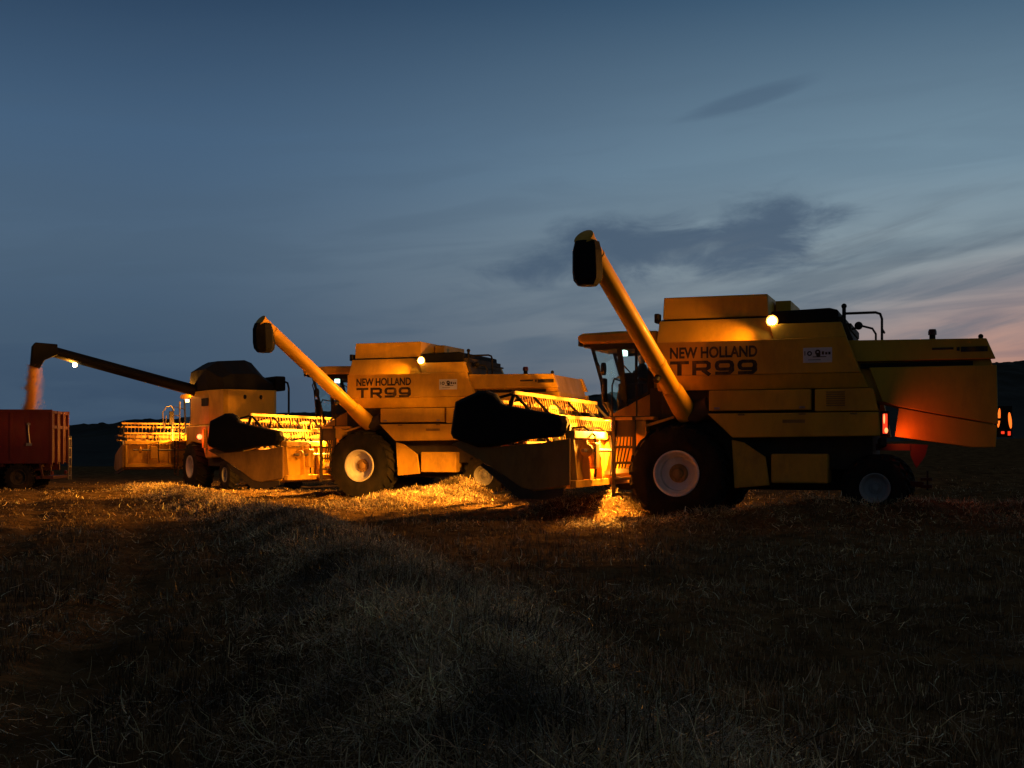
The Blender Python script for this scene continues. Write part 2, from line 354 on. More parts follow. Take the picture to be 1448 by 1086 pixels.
def straw():
    def clumps(n, x, y, per, rad):
        k = len(x); m = rng.integers(per[0], per[1], k); i = np.repeat(np.arange(k), m); q = len(i)
        a = rng.uniform(0, 2*PI, k)[i]+rng.normal(0, .85, q); sc = np.clip(y[i]/9, .7, 3)
        return x[i]+rng.normal(0, rad, q)*sc**.5, y[i]+rng.normal(0, rad, q)*sc**.5, a
    y1 = 3.2*(46/3.2)**rng.uniform(0, 1, 11500); x1 = np.interp(y1, SW1Y, SW1X)+.12+rng.normal(0, .56, y1.size)
    t = rng.uniform(0, 1, 3200)**.6; x2 = -3.9+2.9*t+rng.normal(0, .55, t.size); y2 = 24.5+9.*t+rng.normal(0, .6, t.size)
    x3 = rng.uniform(1, 16, 1900); y3 = 21.2+.16*(x3-3)+.5*np.sin(x3*.6)+rng.normal(0, .7, x3.size)
    x4, y4 = scatter(4200, 3.6, 45, 1.9)
    x5 = rng.uniform(.3, 2.8, 420); y5 = 24.5-.3*(x5-1.5)+rng.normal(0, .4, x5.size)
    x, y, az = clumps(0, np.concatenate([x1, x2, x3, x4, x5]), np.concatenate([y1, y2, y3, y4, y5]), (4, 14), .10)
    n = len(x); z = ground(x, y)+rng.uniform(-.015, .085, n)
    sc = np.clip(y/8, 1, 4.5)
    h = rng.uniform(.05, .19, n)*np.clip(1.05-.011*y, .6, 1); w = .0050*sc**.8*rng.uniform(.6, 1.5, n)
    lean = rng.uniform(1.05, 2.0, n); up = rng.uniform(0, 1, n) < .06; lean[up] = rng.uniform(.2, .9, up.sum())
    t = tints(n, [(.88, .70, .42), (.76, .56, .29), (.54, .38, .19), (.18, .125, .06), (.11, .10, .05)], [.24, .28, .26, .16, .06])
    t = t*(.12+1.6*vnoise(x*2.6, y*2.0, 43)**1.2)[:, None]*(.75+.5*(rng.uniform(0, 1, n) < .3))[:, None]
    blades('straw_swath', np.stack([x, y, z], 1), h, w, lean, rng.normal(0, 1.3, n), t, 'straw', 'loose cut straw lying in rows and heaps on the stubble', 'straw', 3, az)
stubble(); straw()

# ------------------------------------------------------------------ shared machine pieces
def wheel(root, name, x, y, z, rad, wid, side, rim_r, rim_mat, hub_mat, lugs=22):
    """side +1: outer face at y (left side of the machine), tyre runs inwards"""
    t = MB(); h = wid; sgn = -side
    prof = [(0.10*h, rim_r*1.0), (0.02*h, rim_r*1.18), (0, rim_r+.45*(rad-rim_r)), (.05*h, rad*.93), (.16*h, rad*.972), (.5*h, rad*.985), (.84*h, rad*.972), (.95*h, rad*.93), (h, rim_r+.45*(rad-rim_r)), (.98*h, rim_r*1.18), (.9*h, rim_r)]
    t.lathe([(sgn*a, b) for a, b in prof], (x, y, z), 48, False)
    ty = part('tyre', t, 'rubber', None, smooth=True)
    lg = MB()
    for k in range(lugs):
        for half in (0, 1):
            a = 2*PI*(k+.5*half)/lugs
            pts = []
            for q in (0, .5, 1):
                yy = sgn*h*(.03+.47*q) if half == 0 else sgn*h*(.97-.47*q)
                rr = rad*(.93 if q == 0 else .985); b = a+.20*q
                pts.append((b, yy, rr))
            for (b0, y0, r0), (b1, y1, r1) in zip(pts[:-1], pts[1:]):
                ring = []
                for b, yy, r in ((b0, y0, r0), (b1, y1, r1)):
                    dw = .055*.9/rad*.9
                    ring.append([(x+(r+o)*math.cos(b+e), y+yy, z+(r+o)*math.sin(b+e)) for o, e in ((-.03, -dw), (.05, -dw*.62), (.05, dw*.62), (-.03, dw))])
                lg.loft(ring)
    w = bpy.data.objects.new(name, None); bpy.data.objects.remove(w)
    ty.name = name
    ty.parent = root
    part('tread', lg, 'rubber', ty)
    r = MB(); rr = rim_r
    r.lathe([(sgn*a, b) for a, b in [(.06*h, rr*1.06), (.02*h, rr*1.06), (.02*h, rr*.99), (.05*h, rr*.95), (.09*h, rr*.90), (.14*h, rr*.87), (.17*h, rr*.80), (.30*h, rr*.76), (.34*h, rr*.45), (.335*h, rr*.05)]], (x, y, z), 48, False)
    part('rim', r, rim_mat, ty, smooth=True)
    hb = MB(); hb.lathe([(sgn*a, b) for a, b in [(.36*h, rr*.44), (.31*h, rr*.43), (.29*h, rr*.38), (.285*h, rr*.24), (.22*h, rr*.22), (.20*h, rr*.16), (.20*h, .01)]], (x, y, z), 32)
    for k in range(12):
        a = 2*PI*k/12; bx, bz = x+rr*.34*math.cos(a), z+rr*.34*math.sin(a)
        hb.lathe([(sgn*.33*h, .026*rr/.43), (sgn*.255*h, .024*rr/.43)], (bx, y, bz), 6)
    part('hub', hb, hub_mat, ty, smooth=True)
    return ty

def header(root, hw, x0=0., dz=0., shield=True, tail=''):
    """cutting header in machine coordinates, half width hw"""
    X = lambda x: x+x0
    Z = lambda z: z+dz
    b = MB()
    b.prism([(X(1.66), Z(.68)), (X(1.70), Z(.68)), (X(1.70), Z(1.50)), (X(1.66), Z(1.50))], -hw, hw)
    b.prism([(X(1.7), Z(.68)), (X(1.75), Z(.60)), (X(3.05), Z(.50)), (X(3.05), Z(.53)), (X(1.9), Z(.64))], -hw+.01, hw-.01)
    h = part('header', b, 'yellow_dusty', root)
    t = MB(); t.box(X(1.56), X(1.74), -hw, hw, Z(1.52), Z(1.66)); part('top_beam', t, 'yellow_dusty', h, bev=.015)
    t = MB(); t.box(X(1.54), X(1.65), -hw+.02, hw-.02, Z(.62), Z(.75)); part('bottom_beam', t, 'yellow_dusty', h, bev=.012)
    t = MB()
    n = max(4, int(hw*2.4))
    for k in range(n+1):
        y = -hw+.06+(2*hw-.12)*k/n
        if abs(y) < .7: continue
        t.prism([(X(1.655), Z(.76)), (X(1.655), Z(1.515)), (X(1.59), Z(1.515)), (X(1.52), Z(.76))], y-.03, y+.03)
    split_parts('back_rib', t, 'yellow_dusty', h)
    a = MB(); a.lathe([(-hw+.1, .17), (hw-.1, .17)], (X(2.25), 0, Z(.93)), 20)
    for sd in (-1, 1):
        m = int((hw-.7)*2/.5*8)
        prev = None
        for k in range(m+1):
            y = sd*(.6+(hw-.72)*k/m); ang = sd*2*PI*k/8*.5
            ring = [(X(2.25)+r*math.cos(ang), y+e, Z(.93)+r*math.sin(ang)) for r, e in ((.15, -.008), (.30, -.008), (.30, .008), (.15, .008))]
            if prev: a.loft([prev, ring])
            prev = ring
    part('intake_auger', a, 'steel', h)
    k = MB(); k.box(X(3.05), X(3.12), -hw+.02, hw-.02, Z(.49), Z(.525))
    for i in range(int(2*hw/.0762/2)):
        y = -hw+.06+i*.1524; k.prism([(X(3.12), Z(.495)), (X(3.25), Z(.505)), (X(3.12), Z(.52))], y, y+.03)
    part('knife_bar', k, 'steel', h)
    # reel
    cx, cz, rr = X(2.98), Z(1.84), .56
    for q in range(6):
        an = PI/6+q*PI/3+.28; bx, bz = cx+rr*math.cos(an), cz+rr*math.sin(an)
        m = MB(); m.tube([(bx, -hw+.2, bz), (bx, hw-.2, bz)], .033, 8)
        m.box(bx-.045, bx-.035, -hw+.22, hw-.22, bz-.035, bz+.03)
        for i in range(int((2*hw-.5)/.15)):
            y = -hw+.26+.15*i; m.bar((bx-.02, y, bz), (bx-.07, y, bz-.24), .016, .016)
        part('reel_bat', m, 'reel_paint', h)
    m = MB(); m.tube([(cx, -hw+.1, cz), (cx, hw-.1, cz)], .075, 12); part('reel_shaft', m, 'reel_paint', h, smooth=True)
    for y in np.linspace(-hw+.3, hw-.3, 6):
        m = MB()
        for q in range(6):
            an = PI/6+q*PI/3+.28; p = (cx+rr*.97*math.cos(an), y, cz+rr*.97*math.sin(an)); a2 = an+PI/3
            m.bar((cx, y, cz), p, .03, .075)
            m.bar(p, (cx+rr*.97*math.cos(a2), y, cz+rr*.97*math.sin(a2)), .022, .05)
        part('reel_spider', m, 'black', h)
    for sd in (-1, 1):
        m = MB(); y = sd*(hw-.07)
        m.bar((X(1.66), y, Z(1.72)), (X(3.2), y, Z(1.84)), .09, .12); part('reel_arm', m, 'black', h, bev=.01)
        m = MB(); m.tube([(X(1.8), y-.02*sd, Z(1.1)), (X(2.3), y-.02*sd, Z(1.75))], .03, 8); part('lift_cylinder', m, 'steel', h)
        poly = [(1.63, 1.52), (2.15, 1.44), (2.7, 1.40), (3.15, 1.36), (3.5, 1.50), (3.78, 1.47), (3.94, 1.41), (3.55, 1.22), (3.05, .95), (2.55, .62), (2.3, .57), (1.63, .68)]
        if not shield: poly = [(1.63, 1.52), (2.15, 1.36), (2.7, 1.10), (2.75, .95), (2.85, .55), (2.55, .44), (1.63, .62)]
        m = MB(); m.prism([(X(a), Z(b)) for a, b in poly], sd*(hw+.012), sd*(hw+.085)); part('end_sheet', m, 'yellow_dark', h, bev=.012)
        m = MB(); m.prism([(X(a), Z(b)) for a, b in ([(2.5, .61), (3.3, 1.07), (3.36, 1.02), (2.6, .42), (2.1, .40), (1.75, .5), (1.75, .62), (2.3, .56)] if shield else [(1.7, .6), (2.5, .43), (2.8, .41), (2.8, .36), (2.4, .34), (1.7, .48)])], sd*(hw+.02), sd*(hw+.075)); part('skid', m, 'chassis', h)
        if shield:
            c2 = (3.22, 1.86)
            body = [(1.69, 1.65), (1.66, 1.79), (1.70, 1.92), (2.9, 2.14), (3.06, 2.34), (3.22, 2.41), (3.36, 2.40), (3.84, 2.20), (3.93, 1.62), (3.88, 1.52), (3.38, 1.36), (3.08, 1.37), (2.42, 1.50), (1.80, 1.55)]
            inner = [((a-2.9)*.93+2.9, (b-1.85)*.9+1.85) for a, b in body]
            m = MB(); m.prism([(X(a), Z(b)) for a, b in inner], sd*(hw+.16), sd*(hw-.02)) if False else None
            m = MB()
            rings = [[(X(a), sd*yy, Z(b)) for a, b in pl] for pl, yy in ((body, hw-.03), (body, hw+.14), (inner, hw+.22))]
            m.loft(rings); part('reel_shield', m, 'canvas', h, bev=.02)
    m = MB(); m.lathe([(0, .12), (.05, .12), (.05, .05), (.09, .05)], (X(1.5), hw-.6, Z(1.30)), 20); part('drive_pulley', m, 'yellow_dusty', h, smooth=True)
    m = MB(); m.box(X(1.44), X(1.58), hw-1.25, hw-.98, Z(.95), Z(1.45)); part('gearbox', m, 'yellow_dusty', h, bev=.03)
    m = MB(); m.tube([(X(1.5), -hw+.3, Z(1.3)), (X(1.5), hw-.3, Z(1.3))], .035, 8); part('drive_shaft', m, 'steel', h)
    for y in (-hw*.55, .75, hw*.62):
        m = MB(); m.tube([(X(1.5), y, Z(.8)), (X(1.46), y+.05, Z(1.2)), (X(1.5), y+.02, Z(1.58)), (X(1.75), y-.1, Z(1.75)), (X(2.1), y-.12, Z(1.72))], .022, 7); part('hose', m, 'black', h)
    return h

def letters(root, text_w, x0, zt, zb, y):
    """two lines on the left tank side; reading direction is towards the rear (-x)"""
    cu = bpy.data.curves.new('lettering', 'FONT'); cu.body = 'NEW HOLLAND'; cu.offset = .034; cu.extrude = .0015; cu.space_character = 1.0
    o = bpy.data.objects.new('lettering_source', cu); C.objects.link(o)
    bpy.context.view_layer.update()
    me = bpy.data.meshes.new_from_object(o.evaluated_get(bpy.context.evaluated_depsgraph_get())); bpy.data.objects.remove(o)
    co = np.zeros(len(me.vertices)*3, np.float32); me.vertices.foreach_get('co', co); co = co.reshape(-1, 3)
    mn, mx = co.min(0), co.max(0); u = (co[:, 0]-mn[0])/(mx[0]-mn[0]); v = (co[:, 1]-mn[1])/(mx[1]-mn[1])
    z0, z1 = zb[0], zt[0]
    new = np.stack([x0-text_w*u, y+co[:, 2]*1.0+.002, z0+(z1-z0)*v], 1)
    me.vertices.foreach_set('co', new.astype(np.float32).ravel()); me.update()
    part('maker_lettering', me, 'decal', root)
    # TR99 in wide squared strokes
    mb = MB()
    cw, gap = text_w*.222, text_w*.037; z0, z1 = zb[1], zt[1]; H = z1-z0
    def ribbon(pts, tw, th, closed=False):
        P = [Vector((p[0], p[1])) for p in pts]; n = len(P); L_, R_ = [], []
        for i in range(n):
            a = P[(i-1) % n] if (closed or i > 0) else None; b = P[(i+1) % n] if (closed or i < n-1) else None
            d1 = (P[i]-a).normalized() if a is not None else None; d2 = (b-P[i]).normalized() if b is not None else None
            if d1 is None: d1 = d2
            if d2 is None: d2 = d1
            n1 = Vector((-d1.y, d1.x)); n2 = Vector((-d2.y, d2.x)); m = (n1+n2).normalized(); k = 1/max(.5, m.dot(n1))
            off = Vector((m.x*k*tw/2, m.y*k*th/2)); L_.append(P[i]+off); R_.append(P[i]-off)
        rng_ = range(n if closed else n-1)
        for i in rng_:
            j = (i+1) % n; q = [L_[i], L_[j], R_[j], R_[i]]
            vs = [(x0-a.x, y+.003, z0+a.y) for a in q]+[(x0-a.x, y-.004, z0+a.y) for a in q]
            mb.add(vs, [(0, 1, 2, 3), (7, 6, 5, 4), (0, 4, 5, 1), (1, 5, 6, 2), (2, 6, 7, 3), (3, 7, 4, 0)])
    tw, th = .078, .06
    def rr(l, r, b, t, c=.055): return [(l+c, b), (r-c, b), (r-c*.3, b+c*.3), (r, b+c), (r, t-c), (r-c*.3, t-c*.3), (r-c, t), (l+c, t), (l+c*.3, t-c*.3), (l, t-c), (l, b+c), (l+c*.3, b+c*.3)]
    ox = 0
    ribbon([(ox, H-th/2), (ox+cw, H-th/2)], tw, th); ribbon([(ox+cw/2, H-th), (ox+cw/2, 0)], tw*1.1, th)
    ox += cw+gap
    ribbon([(ox+tw/2, 0), (ox+tw/2, H)], tw, th); ribbon([(ox+tw, H-th/2), (ox+cw-.09, H-th/2), (ox+cw-.05, H-th/2-.03), (ox+cw-.05, H*.52), (ox+cw-.09, H*.42), (ox+tw, H*.42)], tw, th)
    ribbon([(ox+cw*.55, H*.36), (ox+cw-.03, 0)], tw*1.2, th)
    for _ in (0, 1):
        ox += cw+gap
        ribbon(rr(ox+tw/2, ox+cw-tw/2, H*.38, H-th/2), tw, th, True)
        ribbon([(ox+cw-tw/2, H*.5), (ox+cw-tw/2, th/2+.05), (ox+cw-tw/2-.05, th/2), (ox+.01, th/2)], tw, th)
    part('model_lettering', mb, 'decal', root)

def person(root_name, label, loc, rz, seat_z):
    """seated driver, one skinned body; local x forward"""
    e = empty(root_name, label, 'person', loc, rz)
    J = {'pel': (0, 0, .10, .15), 'waist': (.0, 0, .30, .135), 'chest': (.03, 0, .48, .15), 'neck': (.04, 0, .62, .06), 'h0': (.06, 0, .70, .082), 'h1': (.075, 0, .79, .098), 'h2': (.065, 0, .86, .075)}
    E = [('pel', 'waist'), ('waist', 'chest'), ('chest', 'neck'), ('neck', 'h0'), ('h0', 'h1'), ('h1', 'h2')]
    for s, n in ((1, 'l'), (-1, 'r')):
        J.update({'sh'+n: (.03, .19*s, .55, .07), 'el'+n: (.16, .26*s, .30, .048), 'wr'+n: (.40, .16*s, .36, .032), 'ha'+n: (.47, .14*s, .38, .034),
                  'hip'+n: (.05, .10*s, .08, .10), 'kn'+n: (.47, .14*s, .10, .072), 'an'+n: (.50, .13*s, -.33, .045), 'to'+n: (.68, .14*s, -.38, .035)})
        E += [('chest', 'sh'+n), ('sh'+n, 'el'+n), ('el'+n, 'wr'+n), ('wr'+n, 'ha'+n), ('pel', 'hip'+n), ('hip'+n, 'kn'+n), ('kn'+n, 'an'+n), ('an'+n, 'to'+n)]
        for f in range(5):
            a = (f-2)*.014
            J['f%d%s' % (f, n)] = (.535-(.02 if f in (0, 4) else 0), .14*s+a*1.6*s, .375-(.01*f), .0095); J['g%d%s' % (f, n)] = (.555, .14*s+a*1.7*s, .345, .008)
            E += [('ha'+n, 'f%d%s' % (f, n)), ('f%d%s' % (f, n), 'g%d%s' % (f, n))]
    names = list(J); me = bpy.data.meshes.new('body'); me.from_pydata([J[k][:3] for k in names], [(names.index(a), names.index(b)) for a, b in E], [])
    o = bpy.data.objects.new('body', me); C.objects.link(o); o.parent = e
    sk = o.modifiers.new('skin', 'SKIN'); me.skin_vertices if me.skin_vertices else None
    if not me.skin_vertices:
        bm = bmesh.new(); bm.from_mesh(me); bm.verts.layers.skin.verify(); bm.to_mesh(me); bm.free()
    for i, k in enumerate(names): me.skin_vertices[0].data[i].radius = (J[k][3], J[k][3])
    me.skin_vertices[0].data[0].use_root = True
    ss = o.modifiers.new('sub', 'SUBSURF'); ss.levels = ss.render_levels = 2
    bpy.context.view_layer.update()
    m2 = bpy.data.meshes.new_from_object(o.evaluated_get(bpy.context.evaluated_depsgraph_get())); bpy.data.objects.remove(o)
    b = part('body', m2, 'cloth', e, smooth=True); m2.materials.append(M_['skin'])
    for p in m2.polygons:
        if p.center.z > .635 or (p.center.x > .41 and p.center.z > .25): p.material_index = 1
    m = MB()
    m.loft([[(.07+r*math.cos(2*PI*k/14)*1.1-.012, r*math.sin(2*PI*k/14)*.92, z) for k in range(14)] for z, r in ((.79, .104), (.84, .104), (.885, .085), (.915, .05), (.925, .01))])
    m.prismz([(.15, -.07), (.24, -.05), (.24, .05), (.15, .07)], .80, .815)
    part('cap', m, 'cloth', b, smooth=True)
    m = MB()
    for s in (1, -1): m.ball((.06, .098*s, .775), .022, 8)
    m.ball((.178, 0, .77), .018, 8, 1.3)
    part('face', m, 'skin', b, smooth=True)
    return e

# ------------------------------------------------------------------ the yellow combine seen twice
def combine(name, label, loc, rz, tip, hdz, group, hdx=0.):
    r = empty(name, label, 'combine harvester', loc, rz, group)
    # --- body
    m = MB(); m.box(-3.5, .62, -1.15, 1.15, .95, 2.5); m.box(-3.2, .35, -1.3, 1.3, 1.9, 2.62); m.box(-3.9, -.9, -.5, .5, .55, 1.0)
    part('chassis', m, 'chassis', r, bev=.02)
    for sd in (1, -1):
        # vertical tank side, with the inward-leaning upper wall above it
        m = MB()
        m.prism([(.44, 2.70), (.42, 3.34), (-1.80, 3.34), (-3.07, 3.34), (-3.32, 2.70)], sd*1.38, sd*1.5)
        part('tank_side', m, 'yellow', r, bev=.012)
        m = MB()
        y0, y1 = 1.44, 1.26
        m.add([(.415, sd*y0, 3.343), (-1.78, sd*y0, 3.343), (-1.62, sd*y1, 3.76), (.40, sd*y1, 3.76), (.415, sd*1.1, 3.343), (-1.78, sd*1.1, 3.343), (-1.62, sd*1.1, 3.76), (.40, sd*1.1, 3.76)],
              [(0, 1, 2, 3), (4, 7, 6, 5), (0, 3, 7, 4), (1, 5, 6, 2), (3, 2, 6, 7), (0, 4, 5, 1)])
        part('upper_tank_wall', m, 'yellow', r, bev=.01)
        m = MB()
        m.add([(-1.784, sd*1.485, 3.343), (-3.07, sd*1.485, 3.343), (-2.97, sd*1.42, 3.62), (-1.68, sd*1.42, 3.62), (-1.784, sd*1.1, 3.343), (-3.07, sd*1.1, 3.343), (-2.97, sd*1.1, 3.62), (-1.68, sd*1.1, 3.62)],
              [(0, 1, 2, 3), (4, 7, 6, 5), (0, 3, 7, 4), (1, 5, 6, 2), (3, 2, 6, 7), (0, 4, 5, 1)])
        part('engine_side', m, 'yellow', r, bev=.01)
        # undercut below the lettering
        m = MB()
        m.add([(.43, sd*1.485, 2.695), (-3.33, sd*1.485, 2.695), (-3.44, sd*1.40, 2.43), (.40, sd*1.40, 2.43), (.43, sd*1.2, 2.695), (-3.33, sd*1.2, 2.695), (-3.44, sd*1.2, 2.43), (.40, sd*1.2, 2.43)],
              [(0, 1, 2, 3), (4, 7, 6, 5), (0, 3, 7, 4), (1, 5, 6, 2), (3, 2, 6, 7), (0, 4, 5, 1)])
        part('tank_skirt', m, 'yellow', r, bev=.008)
        m = MB(); m.prism([(-.60, 2.035), (-.60, 2.41), (-2.45, 2.41), (-2.45, 2.035)], sd*1.31, sd*1.55); part('side_panel', m, 'yellow', r, bev=.018)
        m = MB(); m.prism([(-2.52, 2.005), (-2.52, 2.41), (-3.52, 2.41), (-3.62, 2.005)], sd*1.31, sd*1.54); part('side_panel', m, 'yellow', r, bev=.018)
        m = MB(); m.prism([(-.57, 1.985), (-3.63, 1.985), (-3.70, 1.56), (-1.04, 1.535)], sd*1.31, sd*1.56); part('lower_panel', m, 'yellow', r, bev=.018)
        m = MB(); m.prism([(-1.72, .70), (-1.72, 1.24), (-2.74, 1.24), (-2.74, .70)], sd*.7, sd*1.4); part('fuel_tank', m, 'yellow_dusty', r, bev=.03)
        m = MB(); m.prism([(-1.0, 1.50), (-1.22, 1.45), (-1.62, 1.18), (-1.69, .66), (-1.05, .60)], sd*1.34, sd*1.42); part('wheel_guard', m, 'yellow_dusty', r, bev=.012)
        # straw hood
        m = MB(); m.prism([(-3.12, 2.90), (-3.08, 3.29), (-5.42, 3.26), (-5.57, 2.90)], sd*1.18, sd*1.32); part('hood_side', m, 'yellow', r, bev=.015)
        m = MB(); m.prism([(-3.3, 2.78), (-3.3, 2.87), (-5.2, 2.87), (-5.2, 2.78)], sd*1.22, sd*1.27); part('hood_groove', m, 'black', r)
        m = MB(); m.prism([(-3.45, 2.79), (-5.585, 2.79), (-5.61, 1.76), (-4.6, 1.95), (-3.93, 2.09), (-3.68, 2.18)], sd*1.19, sd*1.31); part('hood_lower', m, 'yellow', r, bev=.012)
        m = MB(); m.prism([(-3.96, 2.06), (-4.6, 1.93), (-5.595, 1.735), (-5.57, 1.36), (-5.2, 1.36), (-3.89, 1.55)], sd*1.235, sd*1.29); part('straw_flap', m, 'yellow', r, bev=.008)
    m = MB(); m.prism([(-3.12, 2.3), (-3.10, 3.27), (-5.39, 3.24), (-5.53, 2.78), (-5.56, 1.9), (-4.0, 2.1)], -1.175, 1.175); part('straw_hood', m, 'yellow', r)
    m = MB(); m.box(-4.88, -4.52, 1.32, 1.325, 3.075, 3.115); m.box(-5.44, -5.0, 1.32, 1.325, 3.03, 3.12); m.box(-4.98, -4.93, 1.32, 1.325, 3.05, 3.115); part('hood_badge', m, 'decal', r)
    for x in (-.75, -2.3):
        m = MB(); m.box(x-.05, x+.05, 1.551, 1.565, 2.06, 2.10); part('panel_latch', m, 'steel', r)
    m = MB(); m.box(-2.35, -1.95, 1.561, 1.565, 1.80, 1.86); part('warning_sticker', m, 'yellow_dark', r)
    m = MB()
    for k in range(7): m.box(-3.05, -2.72, 1.541, 1.556, 2.10+.04*k, 2.12+.04*k)
    part('louvre', m, 'yellow_dark', r)
    for sd in (1, -1):
        for x in (-1.2, -2.3, -3.2): m = MB(); m.box(x-.06, x+.06, sd*1.56, sd*1.572, 1.945, 1.975); part('hinge', m, 'yellow_dark', r)
    # --- top
    m = MB(); m.box(-3.0, .38, -1.24, 1.24, 2.65, 3.735); part('grain_tank', m, 'chassis', r)
    m = MB(); m.prismz([(.35, -1.2), (.35, 1.2), (-1.64, 1.2), (-1.64, -1.2)], 3.80, 4.215, [(.33, -1.19), (.33, 1.19), (-1.62, 1.15), (-1.62, -1.15)]); part('tank_extension', m, 'yellow', r, bev=.012)
    m = MB(); m.box(-1.95, -1.66, -1.1, .35, 3.70, 4.17); part('elevator_cover', m, 'yellow', r, bev=.015)
    m = MB(); m.box(-1.66, .37, -1.215, 1.215, 3.74, 3.79); part('tank_seal', m, 'black', r)
    m = MB(); m.prism([(-1.70, 3.63), (-1.70, 3.87), (-2.75, 3.90), (-2.90, 3.86), (-2.92, 3.63)], -1.2, 1.26); part('air_screen', m, 'canvas', r, bev=.02)
    m = MB(); m.prism([(-2.98, 3.58), (-3.06, 3.58), (-3.32, 2.95), (-3.12, 2.95)], -1.1, 1.3); m.box(-3.12, -3.02, -.9, 1.1, 3.5, 3.62); part('engine_frame', m, 'chassis', r)
    m = MB(); m.tube([(-3.0, 1.15, 3.6), (-3.0, 1.15, 3.9)], .035, 8); m.ball((-3.0, 1.15, 3.93), .05); part('filler_cap', m, 'black', r)
    m = MB(); m.tube([(-3.0, 1.1, 3.80), (-3.55, 1.1, 3.80), (-3.63, 1.1, 3.77), (-3.66, 1.1, 3.68), (-3.66, 1.1, 3.28)], .024, 8); m.tube([(-3.66, 1.1, 3.5), (-3.66, .3, 3.5)], .02, 8); part('guard_rail', m, 'black', r, smooth=True)
    m = MB(); m.tube([(-3.14, 1.2, 3.5), (-3.33, 1.2, 3.55), (-3.5, 1.2, 3.5), (-3.56, 1.2, 3.4), (-3.56, 1.2, 3.27)], .02, 8); m.ball((-3.26, 1.2, 3.56), .075); part('rear_work_lamp', m, 'black', r, smooth=True)
    m = MB(); m.tube([(-4.52, .9, 3.25), (-4.52, .9, 3.38)], .055, 12); part('beacon_base', m, 'black', r)
    m = MB(); m.tube([(-4.52, .9, 3.38), (-4.52, .9, 3.44), (-4.52, .9, 3.48)], [.075, .075, .06], 14); part('beacon', m, 'beacon', r, smooth=True)
    m = MB(); m.tube([(-5.33, 1.1, 3.24), (-5.33, 1.1, 3.29)], .04, 10); m.ball((-5.33, 1.1, 3.31), .045); part('hood_knob', m, 'black', r, smooth=True)
    m = MB(); m.box(.42, .52, 1.0, 1.2, 3.74, 3.92); m.tube([(.40, 1.1, 3.74), (.47, 1.1, 3.76)], .03); part('front_work_lamp', m, 'black', r, bev=.02)
    # --- lettering and sticker
    letters(r, 1.63, .145, (3.235, 2.975), (3.02, 2.705), 1.5)
    m = MB(); m.box(-2.82, -2.31, 1.501, 1.508, 2.89, 3.16); p = part('sticker_plate', m, 'plate', r)
    m = MB(); yb, yt = 1.5085, 1.511
    def dot(cx, cz, rad, hole): 
        for k in range(16):
            a, b = 2*PI*k/16, 2*PI*(k+1)/16
            m.add([(cx+q*math.cos(t), yt, cz+q*math.sin(t)) for t, q in ((a, rad), (b, rad), (b, hole), (a, hole))], [(0, 1, 2, 3)])
    dot(-2.425, 3.055, .045, .022); dot(-2.57, 3.075, .05, .018); dot(-2.58, 3.03, .04, .0)
    m.box(-2.35, -2.335, yb, yt, 3.02, 3.1)
    for k, (a, b) in enumerate(((-2.64, .06), (-2.70, .045), (-2.755, .05))): m.box(a-.04, a, yb, yt, 3.03, 3.03+b)
    m.box(-2.72, -2.48, yb, yt, 2.985, 3.0); m.box(-2.62, -2.40, yb, yt, 2.935, 2.945)
    part('sticker_marks', m, 'decal', p)
    # --- wheels
    for sd in (1, -1):
        wheel(r, 'front_wheel', 0, sd*1.65, .87, .92, .74, sd, .41, 'white', 'hub')
        wheel(r, 'rear_wheel', -3.56, sd*1.5, .63, .56, .42, sd, .255, 'silver', 'silver', 18)
    m = MB(); m.tube([(0, -.92, .87), (0, .92, .87)], .16, 12); m.box(-.2, .25, -.85, .85, .75, 1.1); part('front_axle', m, 'chassis', r)
    m = MB(); m.box(-3.68, -3.44, -1.1, 1.1, .52, .70); m.box(-3.7, -3.4, -.2, .2, .6, 1.1); m.bar((-3.3, .9, .9), (-3.75, 1.1, .95), .2, .12); part('rear_axle', m, 'chassis', r)
    m = MB(); m.bar((-3.7, .1, .72), (-4.35, .1, .66), .12, .1); m.box(-4.5, -4.3, -.02, .22, .6, .66); m.box(-4.5, -4.3, -.02, .22, .74, .79); m.tube([(-4.42, .1, .56), (-4.42, .1, .92)], .018, 6); part('tow_hitch', m, 'black', r)
    # --- cab
    m = MB(); m.prism([(.64, 1.98), (.64, 2.42), (.95, 2.27), (1.34, 2.07), (1.50, 1.98)], -.86, .86); m.box(.45, .64, -.86, .86, 1.95, 3.38); cab = part('cab', m, 'yellow_dusty', r, bev=.012)
    m = MB(); m.prism([(.50, 3.405), (.50, 3.62), (1.3, 3.635), (2.02, 3.61), (2.13, 3.56), (2.12, 3.47), (2.02, 3.405)], -.97, .97); part('cab_roof', m, 'yellow', cab, bev=.04)
    m = MB(); m.box(.56, 2.0, -.9, .9, 3.34, 3.40); part('roof_lining', m, 'black', cab)
    m = MB()
    for sd in (1, -1):
        m.bar((1.47, sd*.84, 2.0), (1.86, sd*.84, 3.36), .05, .06); m.bar((1.16, sd*.87, 2.16), (1.30, sd*.87, 3.36), .05, .10); m.bar((.66, sd*.87, 2.4), (.66, sd*.87, 3.36), .05, .12)
        m.bar((.7, sd*.875, 3.31), (1.82, sd*.875, 3.31), .04, .06); m.bar((.72, sd*.88, 2.42), (1.3, sd*.88, 2.13), .03, .04)
    m.bar((.95, .88, 2.62), (.95, .88, 3.3), .03, .05)
    split_parts('cab_post', m, 'black', cab)
    g = MB(); g.add([(1.485, -.82, 2.0), (1.485, .82, 2.0), (1.87, .82, 3.34), (1.87, -.82, 3.34)], [(0, 1, 2, 3)]); part('windscreen', g, 'glass', cab)
